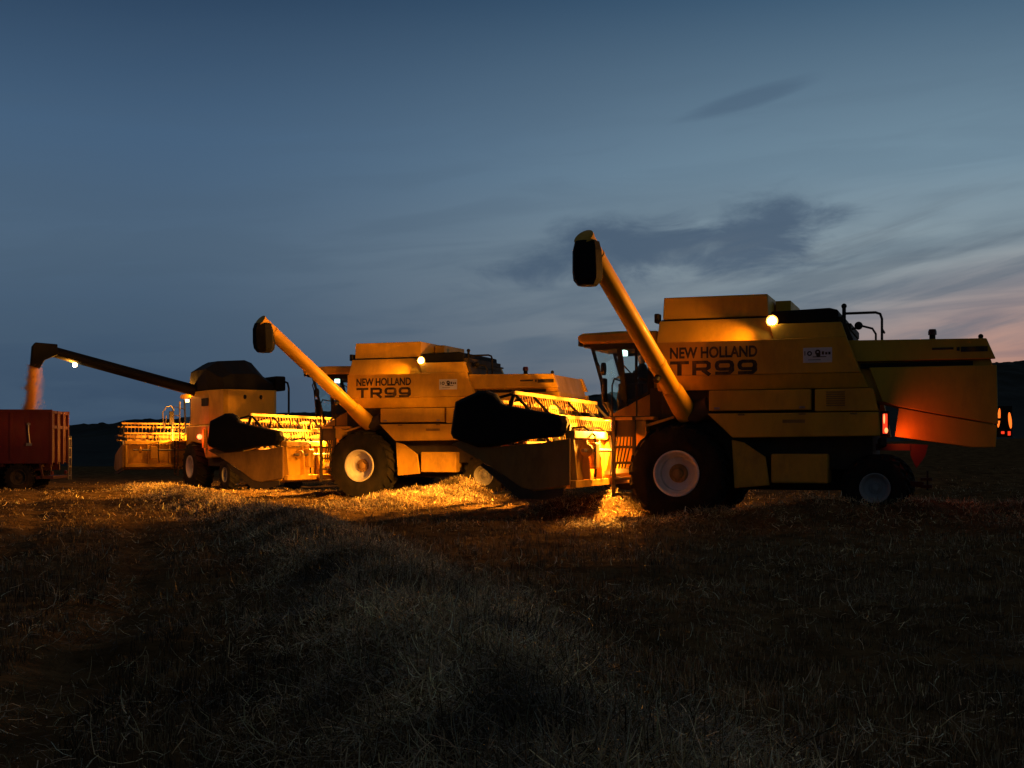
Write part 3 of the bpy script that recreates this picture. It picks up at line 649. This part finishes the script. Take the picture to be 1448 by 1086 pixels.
    for sd in (1, -1):
        g = MB(); g.add([(1.46, sd*.85, 2.05), (1.84, sd*.85, 3.34), (.7, sd*.85, 3.34), (.7, sd*.85, 2.43), (1.3, sd*.85, 2.12)], [(0, 1, 2, 3, 4)]); part('side_window', g, 'glass', cab)
    m = MB(); m.box(.66, 1.5, -.84, .84, 1.93, 1.975); part('cab_floor', m, 'black', cab)
    m = MB(); m.box(.78, 1.25, -.25, .25, 2.36, 2.48); m.prism([(.70, 2.45), (.80, 2.45), (.78, 3.05), (.68, 3.05)], -.24, .24); m.box(.9, 1.1, -.12, .12, 1.98, 2.36); part('seat', m, 'cloth', cab, bev=.03)
    m = MB(); m.bar((1.52, 0, 2.0), (1.42, 0, 2.66), .08, .08)
    for k in range(16):
        a, b = 2*PI*k/16, 2*PI*(k+1)/16; m.bar((1.42+.05*math.sin(a), .2*math.cos(a), 2.68+.17*math.sin(a)*.8), (1.42+.05*math.sin(b), .2*math.cos(b), 2.68+.17*math.sin(b)*.8), .025, .025)
    part('steering_wheel', m, 'black', cab)
    m = MB(); m.box(.85, 1.35, .45, .75, 2.3, 2.62); m.box(1.05, 1.3, .40, .44, 2.62, 2.85); part('control_console', m, 'black', cab, bev=.02)
    m = MB(); m.box(1.30, 1.42, .18, .40, 3.20, 3.31); part('cab_lamp', m, 'cablamp', cab, bev=.01)
    m = MB()
    for sd in (1, -1):
        m.tube([(1.80, sd*.88, 3.2), (1.72, sd*1.12, 3.1), (1.60, sd*1.24, 2.95), (1.52, sd*1.24, 2.2), (1.5, sd*.9, 2.05)], .016, 7)
    split_parts('mirror_arm', m, 'black', cab)
    for sd in (1, -1):
        m = MB(); m.loft([[(1.50+k, sd*1.25+  .09*math.cos(2*PI*i/14), 2.88+.125*math.sin(2*PI*i/14)) for i in range(14)] for k in (-.03, .045)]); part('round_mirror', m, 'black', cab, bev=.01)
        m = MB(); m.box(1.45, 1.52, sd*1.25-.095, sd*1.25+.095, 2.22, 2.70); part('long_mirror', m, 'black', cab, bev=.03)
    for y in (-.78, -.4, .4, .78):
        part('roof_lamp', MB().box(2.06, 2.13, y-.1, y+.1, 3.37, 3.47), 'black', cab); part('roof_lamp_glass', MB().box(2.132, 2.136, y-.08, y+.08, 3.385, 3.455), 'worklens', cab)
    for y in (-.78, .78): lamp('roof_light', 'SPOT', r, (2.16, y, 3.42), WARM, 700 if y > 0 else 820, (1, .12*(1 if y > 0 else -1), -.10), 132, 1., .06)
    lamp('field_light', 'SPOT', r, (2.16, .45, 3.40), WARM, 2900, (6, 1.7, -2.4), 66, .9, .05)
    lamp('field_light', 'SPOT', r, (2.16, -.45, 3.40), WARM, 11000, (4.9, -2.6, -3.9), 54, .8, .05)
    for sd in (1, -1):
        m = MB(); m.box(1.28, 1.38, sd*1.12-.07, sd*1.12+.07, 1.74, 1.86); sl = part('step_lamp', m, 'black', cab); m = MB(); m.box(1.382, 1.386, sd*1.12-.055, sd*1.12+.055, 1.75, 1.85); part('step_lamp_lens', m, 'worklens', sl)
        lamp('step_light', 'SPOT', r, (1.40, sd*1.12, 1.78), WARM, 2600, (.9, .5*sd, -.5), 172, .3, .05)
    lamp('step_light', 'SPOT', r, (1.30, 1.02, 1.72), WARM, 420, (.5, .45, -1), 120, .6, .05)
    # --- platform, ladder, rails
    m = MB(); m.box(.45, 1.46, .88, 1.50, 1.88, 1.94); part('platform', m, 'yellow_dusty', r, bev=.01)
    m = MB()
    for x in (.84, 1.24): m.prism([(x-.03, .42), (x+.03, .42), (x+.03, 1.94), (x-.03, 1.94)], 1.44, 1.52)
    for z in (.44, .74, 1.04, 1.34): m.box(.872, 1.208, 1.40, 1.51, z, z+.05)
    m.box(.872, 1.208, 1.45, 1.475, 1.56, 1.93)
    part('ladder', m, 'chassis', r)
    m = MB()
    for x in (.80, 1.28): m.tube([(x, 1.46, 1.9), (x, 1.46, 2.55), (x-.02, 1.36, 2.68), (x-.03, .95, 2.66)], .016, 7)
    split_parts('handrail', m, 'black', r)
    m = MB()
    for k in range(5): m.tube([(1.0+.06*k, 1.05, 1.86), (1.02+.07*k, 1.08, 1.4), (1.15+.06*k, 1.0, .95)], .018, 6)
    split_parts('hydraulic_hose', m, 'black', r)
    m = MB(); m.prism([(.55, 1.0), (.55, 1.86), (1.0, 1.86), (1.66, 1.45), (1.66, .75), (1.1, .72)], -.66, .66); part('feeder_house', m, 'yellow_dusty', r, bev=.02)
    m = MB(); m.bar((.4, .78, 1.0), (1.62, .72, .86), .09, .09); m.bar((.4, -.78, 1.0), (1.62, -.72, .86), .09, .09); split_parts('lift_ram', m, 'steel', r)
    m = MB(); m.prism([(.62, 1.55), (.62, 1.87), (.95, 1.87), (.80, 1.62)], .9, 1.45); m.bar((.10, 1.35, 1.93), (.8, 1.42, 1.72), .06, .05); part('front_fender', m, 'yellow_dusty', r)
    # --- unloading auger
    base = Vector((-.07, 1.42, 2.12)); tip = Vector(tip); d = (tip-base).normalized()
    m = MB(); m.tube([base-d*.12, base-d*.16+Vector((-.16, -.03, -.02)), (-.58, 1.33, 2.12)], [.19, .2, .2], 20); m.box(-.56, .34, 1.12, 1.18, 1.85, 2.42); part('auger_elbow', m, 'chassis', r, smooth=True)
    m = MB(); m.tube([base-d*.22, base+d*.02, base+d*.5], [.20, .215, .19], 28); au = part('unloading_auger', m, 'yellow_tube', r, smooth=True)
    m = MB(); m.tube([base+d*.5, tip-d*.0], .168, 32); part('auger_tube', m, 'yellow_tube', au, smooth=True)
    m = MB()
    for q in (.51, 1.15, 1.19, (tip-base).length-.42): m.tube([base+d*(q-.016), base+d*(q+.016)], .178, 28)
    part('tube_clamp', m, 'yellow_tube', au, smooth=True)
    side = d.cross(Vector((0, 0, 1))).normalized(); upv = side.cross(d).normalized()
    m = MB(); q = base+d*1.0; m.tube([q-upv*.15, q-upv*.27], .06, 10); part('auger_lamp', m, 'black', au)
    # end cap and the hanging rubber spout
    m = MB(); m.tube([tip-d*.02, tip+d*.03, tip+d*.05], [.178, .178, .12], 28); part('end_cap', m, 'yellow_dusty', au, smooth=True)
    m = MB(); hz = Vector((d.x, d.y, 0)).normalized(); c0 = tip-d*.10
    def oct_(c, a, b, z, ch=.35):
        s = side
        return [c+hz*(a*px)+s*(b*py)+Vector((0, 0, z)) for px, py in ((1, ch), (ch, 1), (-ch, 1), (-1, ch), (-1, -ch), (-ch, -1), (ch, -1), (1, -ch))]
    m.loft([oct_(c0, .22, .20, .02), oct_(c0, .27, .235, -.14), oct_(c0-hz*.015, .28, .245, -.48), oct_(c0-hz*.02, .255, .235, -.62), oct_(c0-hz*.02, .17, .16, -.72)])
    part('rubber_spout', m, 'canvas', au, bev=.012)
    # --- side work lamp
    m = MB(); m.tube([(-1.74, 1.2, 3.68), (-1.74, 1.36, 3.68), (-1.74, 1.40, 3.68)], [.045, .07, .085], 16); part('side_lamp', m, 'black', r, smooth=True)
    m = MB(); m.loft([[(-1.74+.08*q*math.cos(2*PI*k/20), 1.402+e, 3.68+.08*q*math.sin(2*PI*k/20)) for k in range(20)] for q, e in ((1, 0), (.8, .035), (.4, .055), (.05, .06))]); part('side_lamp_lens', m, 'lamp', r, smooth=True); m = MB(); m.lathe([(0, .085), (.012, .108), (.03, .108), (.03, .085)], (-1.74, 1.385, 3.68), 24); part('lamp_rim', m, 'lamprim', r, smooth=True)
    lamp('side_light', 'SPOT', r, (-1.72, 1.47, 3.67), WARM, 850, (.8, .62, -.1), 118, .9, .06)
    # --- tail lamps
    m = MB(); m.bar((-3.64, 1.2, 1.42), (-3.72, 1.60, 1.46), .10, .16); m.box(-3.80, -3.66, 1.40, 1.58, 1.55, 2.0); part('tail_lamp', m, 'black', r, bev=.01)
    m = MB(); m.box(-3.78, -3.70, 1.582, 1.60, 1.60, 1.95); tl = part('red_lens', m, 'redlamp', r, bev=.02)
    m = MB(); m.loft([[(-3.725+.016*math.cos(t), 1.602, 1.86+.09*math.sin(t)) for t in np.linspace(0, 2*PI, 12, False)], [(-3.725+.012*math.cos(t), 1.606, 1.86+.08*math.sin(t)) for t in np.linspace(0, 2*PI, 12, False)]])
    m.loft([[(-3.76+.03*math.cos(t), 1.602, 1.655+.05*math.sin(t)) for t in np.linspace(0, 2*PI, 12, False)], [(-3.76+.025*math.cos(t), 1.606, 1.655+.04*math.sin(t)) for t in np.linspace(0, 2*PI, 12, False)]]); part('lamp_filament', m, 'redbright', tl)
    m = MB(); m.box(-4.15, -3.55, 1.0, 1.06, 1.30, 1.42); m.prism([(-4.15, 1.42), (-4.45, 1.40), (-4.40, 1.20), (-4.25, .98), (-4.15, 1.2)], .98, 1.04); part('tail_bracket', m, 'redmetal', r)
    lamp('tail_light', 'SPOT', r, (-3.86, 1.66, 1.56), (1, .10, .012), 14, (-1, -.55, .0), 172, 1., .04)
    m = MB(); m.box(-5.94, -5.66, -1.36, -1.30, 1.56, 2.16); m.bar((-5.55, -1.2, 1.9), (-5.8, -1.33, 1.9), .05, .05); part('rear_marker_board', m, 'black', r)
    m = MB()
    m.loft([[(-5.70+.027*q*math.cos(t)-.012*math.sin(t), -1.298+e, 1.93+.19*q*math.sin(t)) for t in np.linspace(0, 2*PI, 14, False)] for q, e in ((1, 0), (.9, .01))])
    m.loft([[(-5.90+.03*q*math.cos(t)+.015*math.sin(t), -1.298+e, 1.88+.16*q*math.sin(t)) for t in np.linspace(0, 2*PI, 14, False)] for q, e in ((1, 0), (.9, .01))])
    part('orange_lens', m, 'orangelamp', r)
    m = MB(); m.box(-5.91, -5.86, -1.298, -1.285, 1.59, 1.67); m.box(-5.80, -5.74, -1.298, -1.285, 1.62, 1.67); split_parts('red_lens', m, 'redlamp', r)
    # --- header
    header(r, 3.0, hdx, hdz, True)
    return r

GA = 'yellow combine harvesters lined up on the field'
A = combine('combine_harvester', 'largest yellow combine harvester at the right, its unloading auger raised high above its cab', (3.617, 24.572, 0), R(180-19.8), (.95, 4.45, 4.86), .0, GA)
B = combine('combine_harvester', 'middle yellow combine harvester, the lamp lit over its lettering, standing between two other combines', (-3.566, 34.85, .02), R(180-20.4), (1.40, 4.30, 4.55), -.13, GA, -.14)

def to_world(root, v):
    a = root.rotation_euler.z; return (root.location.x+v[0]*math.cos(a)-v[1]*math.sin(a), root.location.y+v[0]*math.sin(a)+v[1]*math.cos(a), root.location.z+v[2])
for root, lab in ((A, 'person in dark clothes and cap seated in the cab of the nearest combine'), (B, 'person in dark clothes and cap seated in the cab of the middle combine')):
    person('person', lab, to_world(root, (1.0, 0, 2.42)), root.rotation_euler.z, 2.5)

# ------------------------------------------------------------------ far combine with folded black cover
def far_combine():
    r = empty('combine_harvester', 'distant yellow combine harvester with a black covered tank, seen from behind, unloading to the left', 'combine harvester', (-11.22, 48.84, -.2), R(180-57), GA)
    Zs = .2
    m = MB(); m.box(-3.6, 1.2, -1.15, 1.15, .9, 2.6); part('chassis', m, 'chassis', r, bev=.03)
    ring = lambda k, z: [(x*k[0], y*k[1], z) for x, y in ((.6, 1.33), (-1.5, 1.33), (-2.5, 1.12), (-2.6, .98), (-2.6, -.86), (-2.5, -.98), (-1.6, -1.2), (.6, -1.2))]
    m = MB(); m.loft([ring((1, 1), 2.48), ring((1, 1), 3.80)]); part('grain_tank', m, 'yellow', r, bev=.02)
    for y in (.32, -.32):
        m = MB(); m.loft([[(-2.622-e, y+.065*q*math.cos(t), 3.52+.085*q*math.sin(t)) for t in np.linspace(0, 2*PI, 14, False)] for q, e in ((1, 0), (.85, .02))]); part('tank_reflector', m, 'black', r)
    m = MB(); m.box(-1.5, -.75, 1.362, 1.366, 3.2, 3.5); part('side_badge', m, 'black', r)
    sec = [(1.30, 3.82), (1.40, 4.62), (.92, 4.94), (-.14, 5.02), (-.42, 4.92), (-.90, 4.40), (-1.12, 4.28), (-1.16, 3.82)]
    def cut(x, ky, kz, dy=0): return [(x, (y-.1)*ky+.1+dy, 3.82+(z-3.82)*kz) for y, z in sec]
    rings = [cut(-2.42, .80, .50), cut(-2.15, .88, .62), cut(-1.35, 1, .985), cut(-.2, .99, 1.0), cut(.55, .96, .94), cut(.95, .9, .45)]
    m = MB(); m.loft(rings); part('tank_cover', m, 'canvas', r, bev=.015)
    m = MB(); m.box(-2.4, -1.2, -1.42, -.98, 3.8, 4.36); part('air_screen', m, 'canvas', r, bev=.06)
    m = MB(); m.tube([(-2.3, -1.3, 4.2), (-2.55, -1.42, 4.1), (-2.6, -1.45, 3.9), (-2.6, -1.45, 2.4)], .04, 8); part('exhaust_pipe', m, 'black', r, smooth=True)
    for sd in (1, -1):
        m = MB(); m.prism([(.9, 1.3), (.9, 2.45), (-3.2, 2.45), (-3.9, 1.9), (-3.9, 1.3), (-1.4, 1.2), (-1.0, 1.75), (.3, 1.85)], sd*1.2, sd*1.42); part('side_panel', m, 'yellow', r, bev=.04)
        m = MB(); m.box(-1.56, -1.40, sd*1.43, sd*1.56, 1.6, 2.3); part('lamp_post', m, 'yellow_dusty', r)
        wheel(r, 'front_wheel', 0, sd*1.6, .87, .92, .74, sd, .41, 'white', 'hub')
        wheel(r, 'rear_wheel', -3.5, sd*1.45, .61, .59, .42, sd, .26, 'silver', 'silver', 18)
    m = MB(); m.tube([(0, -.9, .87), (0, .9, .87)], .15, 10); part('front_axle', m, 'chassis', r)
    m = MB(); m.box(-3.6, -3.4, -1.1, 1.1, .52, .70); part('rear_axle', m, 'chassis', r)
    m = MB(); m.prism([(-3.4, 1.1), (-3.4, 2.44), (-3.9, 2.3), (-4.3, 1.6), (-4.2, 1.0)], -1.1, 1.1); part('straw_hood', m, 'yellow', r, bev=.03)
    m = MB(); m.ball((-1.30, 1.62, 2.02), .10); part('tail_lamp', m, 'redbright', r, smooth=True)
    lamp('tail_light', 'POINT', r, (-1.42, 1.78, 2.02), (1, .07, .01), 16, size=.05)
    # cab
    m = MB(); m.prism([(1.15, 1.9), (1.15, 2.45), (2.7, 2.15), (2.9, 1.9)], -.85, .85); m.box(1.1, 1.2, -.85, .85, 1.9, 3.6); cab = part('cab', m, 'yellow_dusty', r, bev=.02)
    m = MB(); m.prism([(1.1, 3.62), (1.1, 3.8), (2.9, 3.8), (3.05, 3.72), (2.95, 3.62)], -.98, .98); part('cab_roof', m, 'yellow', cab, bev=.03)
    m = MB()
    for sd in (1, -1): m.bar((2.75, sd*.83, 2.1), (2.9, sd*.83, 3.6), .06, .06); m.bar((2.0, sd*.85, 2.2), (2.0, sd*.85, 3.6), .06, .07)
    split_parts('cab_post', m, 'black', cab)
    for sd in (1, -1):
        g = MB(); g.add([(1.22, sd*.84, 2.46), (2.72, sd*.84, 2.2), (2.88, sd*.84, 3.6), (1.22, sd*.84, 3.6)], [(0, 1, 2, 3)]); part('side_window', g, 'glass', cab)
    m = MB(); m.box(1.4, 1.75, -.25, .25, 2.4, 2.5); m.box(1.35, 1.45, -.24, .24, 2.5, 3.1); part('seat', m, 'cloth', cab, bev=.03)
    m = MB(); m.box(1.5, 1.75, .25, .55, 3.5, 3.59); part('cab_lamp', m, 'worklens', cab)
    lamp('cab_light', 'POINT', r, (1.65, .4, 3.4), WARM, 22, size=.05)
    m = MB()
    for y in (-.7, -.3, .3, .7): m.box(3.0, 3.09, y-.1, y+.1, 3.50, 3.61)
    split_parts('roof_lamp', m, 'worklens', cab)
    for sd in (1, -1): lamp('step_light', 'SPOT', r, (1.85, sd*1.15, 2.0), WARM, 900, (.8, .6*sd, -.45), 165, .4, .05)
    for y in (-.6, .6): lamp('roof_light', 'SPOT', r, (3.14, y, 3.5), WARM, 1300, (1, .1*(1 if y > 0 else -1), -.35), 150, .9, .06)
    m = MB(); m.ball((1.3, 1.16, 3.84), .055); part('side_lamp', m, 'lamp', r, smooth=True)
    lamp('side_light', 'POINT', r, (1.3, 1.35, 3.80), WARM, 210, size=.05)
    m = MB()
    for sd in (1, -1): m.tube([(2.7, sd*.9, 3.2), (2.75, sd*1.35, 3.3), (2.75, sd*1.42, 2.4), (2.7, sd*.9, 2.2)], .022, 7); m.box(2.70, 2.78, sd*1.42-.09, sd*1.42+.09, 2.55, 3.1)
    split_parts('mirror', m, 'black', cab)
    m = MB(); m.box(1.0, 2.6, .86, 1.6, 1.84, 1.9); part('platform', m, 'yellow_dusty', r)
    m = MB()
    m.tube([(1.3, 1.55, 1.9), (1.3, 1.55, 3.45)], .03, 7); m.tube([(2.2, 1.55, 1.9), (2.2, 1.55, 2.9), (1.3, 1.55, 2.9)], .022, 7); m.tube([(1.3, 1.55, 2.4), (2.2, 1.55, 2.4)], .022, 7)
    m.tube([(1.9, 2.0, 2.3), (1.9, 2.05, 3.0), (1.9, 1.9, 3.25), (1.9, 1.7, 3.28), (1.9, 1.58, 3.1)], .025, 7); m.tube([(1.8, 2.0, 2.3), (1.8, 1.93, 2.9)], .022, 7)
    split_parts('handrail', m, 'steel', r)
    m = MB(); m.bar((1.3, 1.62, .5), (1.3, 1.62, 1.9), .05, .05); m.bar((1.7, 1.62, .5), (1.7, 1.62, 1.9), .05, .05)
    for z in (.55, .9, 1.25, 1.6): m.box(1.33, 1.67, 1.56, 1.66, z, z+.05)
    part('ladder', m, 'chassis', r)
    m = MB(); m.prism([(.8, 1.0), (.8, 1.85), (1.3, 1.85), (2.0, 1.5), (2.0, .75), (1.3, .7)], -.7, .7); part('feeder_house', m, 'yellow_dusty', r)
    # auger: arm swung out to the left, down-turned spout
    base = Vector((.25, 1.15, 3.82)); tip = Vector((.93, 7.25, 5.38)); d = (tip-base).normalized()
    m = MB(); m.tube([base-d*.3, base+d*1.2, tip-d*.45], [.23, .215, .20], 20); au = part('unloading_auger', m, 'tube_black', r, smooth=True)
    h = Vector((d.x, d.y, 0)).normalized(); t0 = tip-d*.5
    s = d.cross(Vector((0, 0, 1))).normalized()
    def sq(c, a, z): return [c+h*a+s*.21+Vector((0, 0, z[1])), c+h*a-s*.21+Vector((0, 0, z[1])), c-h*a-s*.21+Vector((0, 0, z[0])), c-h*a+s*.21+Vector((0, 0, z[0]))]
    m = MB()
    prof = [(-.42, .20), (.36, .24), (.46, .10), (.52, -.62), (.20, -.72), (.02, -.40), (-.42, -.20)]
    P = [[t0+h*a+Vector((0, 0, b))+s*w for a, b in prof] for w in (-.21, .21)]
    m.loft(P); part('spout', m, 'tube_black', au, bev=.03)
    q = base+d*4.75-Vector((0, 0, .27)); m = MB(); m.ball(q, .085); part('auger_lamp', m, 'lamp', au, smooth=True)
    lamp('auger_light', 'POINT', r, q+d*.15-Vector((0, 0, .12)), WARM, 190, size=.04)
    header(r, 3.5, .45, .22, False)
    return r, t0+h*.38+Vector((0, 0, -.7))
CC, spout = far_combine()

# ------------------------------------------------------------------ grain stream
def stream():
    p = Vector(to_world(CC, spout)); n = 24000
    t = rng.uniform(0, 1, n)**.85; side = rng.normal(0, 1, n); stray = rng.uniform(0, 1, n) < .06
    h = t*2.4; w = .075+.035*t; w = np.where(stray, .06+.12*t, w)
    x = p.x-.05-.25*t**1.3+(vnoise(t*9, t*0+3, 51)-.5)*.09+side*w*(.75+.6*vnoise(t*14, t*0+1, 52))+np.where(stray, .22+.05*t, 0); y = p.y+rng.normal(0, .10, n); z = p.z+.12-h
    c = np.stack([x, y, z], 1); r = rng.uniform(.003, .006, n)
    T = np.array([(1, 1, 2.2), (-1, -1, 2.2), (-1, 1, -2.2), (1, -1, -2.2)])
    V = c[:, None, :]+T[None]*r[:, None, None]
    F = (np.arange(n)*4)[:, None, None]+np.array([(0, 1, 2), (0, 3, 1), (0, 2, 3), (1, 3, 2)])[None]
    o = part('grain_stream', np_mesh('grain_stream', V.reshape(-1, 3), F.reshape(-1, 3)), 'grain')
    o['kind'] = 'stuff'; o['label'] = 'stream of grain pouring from the black auger into the red trailer'; o['category'] = 'grain'
stream()

# ------------------------------------------------------------------ red grain trailer
def trailer():
    r = empty('grain_trailer', 'high sided red grain trailer at the left edge, grain pouring into it', 'trailer', (-16.72, 44.6, -.15), R(6))
    L0 = -7.2
    m = MB(); m.box(L0, 0, 0, .06, 1.02, 2.88); m.box(L0, 0, 2.34, 2.40, 1.02, 2.88); m.box(L0, 0, .06, 2.34, 1.0, 1.06); m.box(L0, L0+.06, .06, 2.34, 1.06, 2.88); body = part('trailer_body', m, 'red', r, bev=.01)
    m = MB(); m.box(-.05, .0, .065, 2.335, 1.07, 2.8); part('tailgate', m, 'red', r)
    m = MB()
    for y in (.03, .8, 1.6, 2.37): m.box(.002, .09, y-.05, y+.05, .95, 2.9)
    m.box(.002, .07, .09, 2.31, 2.25, 2.36); m.box(.002, .07, .09, 2.31, 2.80, 2.9); part('tailgate_frame', m, 'red', r)
    m = MB(); m.box(L0-.02, .1, -.05, .0, 2.82, 2.93); m.box(L0-.02, .1, 2.4, 2.45, 2.82, 2.93); m.box(L0, 0, -.04, 0, .98, 1.08); part('top_rail', m, 'red', r)
    m = MB()
    for x in (-1.35, -2.9, -4.4, -5.9): m.box(x-.04, x+.04, -.035, -.001, 1.09, 2.81)
    split_parts('side_post', m, 'red', r)
    m = MB(); m.tube([(-.72, -.05, 2.45), (-.72, -.08, 2.2), (-.67, -.08, 1.7)], .025, 7); m.box(-.8, -.6, -.09, -.05, 1.62, 1.72); m.box(-.77, -.66, -.09, -.04, 2.36, 2.44); part('door_latch', m, 'steel', r)
    m = MB(); m.box(L0, -.1, .55, .70, .72, .99); m.box(L0, -.1, 1.7, 1.85, .72, .99)
    for x in (-.35, -1.7, -3.2): m.box(x-.05, x+.05, .1, 2.3, .86, .99)
    m.bar((-.35, .08, .98), (-.25, .08, .45), .08, .06); m.box(-.5, .1, .1, 2.3, .42, .52)
    part('frame', m, 'red_dark', r)
    m = MB()
    for y in (2.15, 2.5): m.bar((.14, y, .35), (.14, y, 2.0), .04, .04)
    for z in (.5, .85, 1.2, 1.55, 1.9): m.bar((.14, 2.15, z), (.14, 2.5, z), .035, .035)
    part('ladder', m, 'steel', r)
    m = MB(); m.box(.0, .06, .12, .32, .56, .70); m.box(.0, .06, 2.08, 2.28, .56, .70); split_parts('tail_lamp', m, 'beacon', r)
    for x in (-1.1, -2.35):
        for y, sd in ((.0, -1), (2.40, 1)): wheel(r, 'wheel', x, y+(-.02 if sd < 0 else .02), .48, .50, .42, sd, .27, 'chassis', 'chassis', 18)
    m = MB(); m.tube([(-1.1, .3, .48), (-1.1, 2.1, .48)], .06); m.tube([(-2.35, .3, .48), (-2.35, 2.1, .48)], .06); m.bar((-1.0, .62, .62), (-2.45, .62, .62), .1, .12); m.bar((-1.0, 1.78, .62), (-2.45, 1.78, .62), .1, .12); split_parts('axle', m, 'chassis', r)
    g = part('grain_load', grid_mesh('grain_load', np.linspace(L0+.08, -.07, 30), np.linspace(.07, 2.33, 14), lambda X, Y: 2.1+.45*np.exp(-((X+1.3)/1.3)**2-((Y-1.2)/.8)**2)), 'grain')
    g.location = r.location; g.rotation_euler = r.rotation_euler; g['kind'] = 'stuff'; g['label'] = 'loose grain heaped inside the red trailer'; g['category'] = 'grain'
trailer()
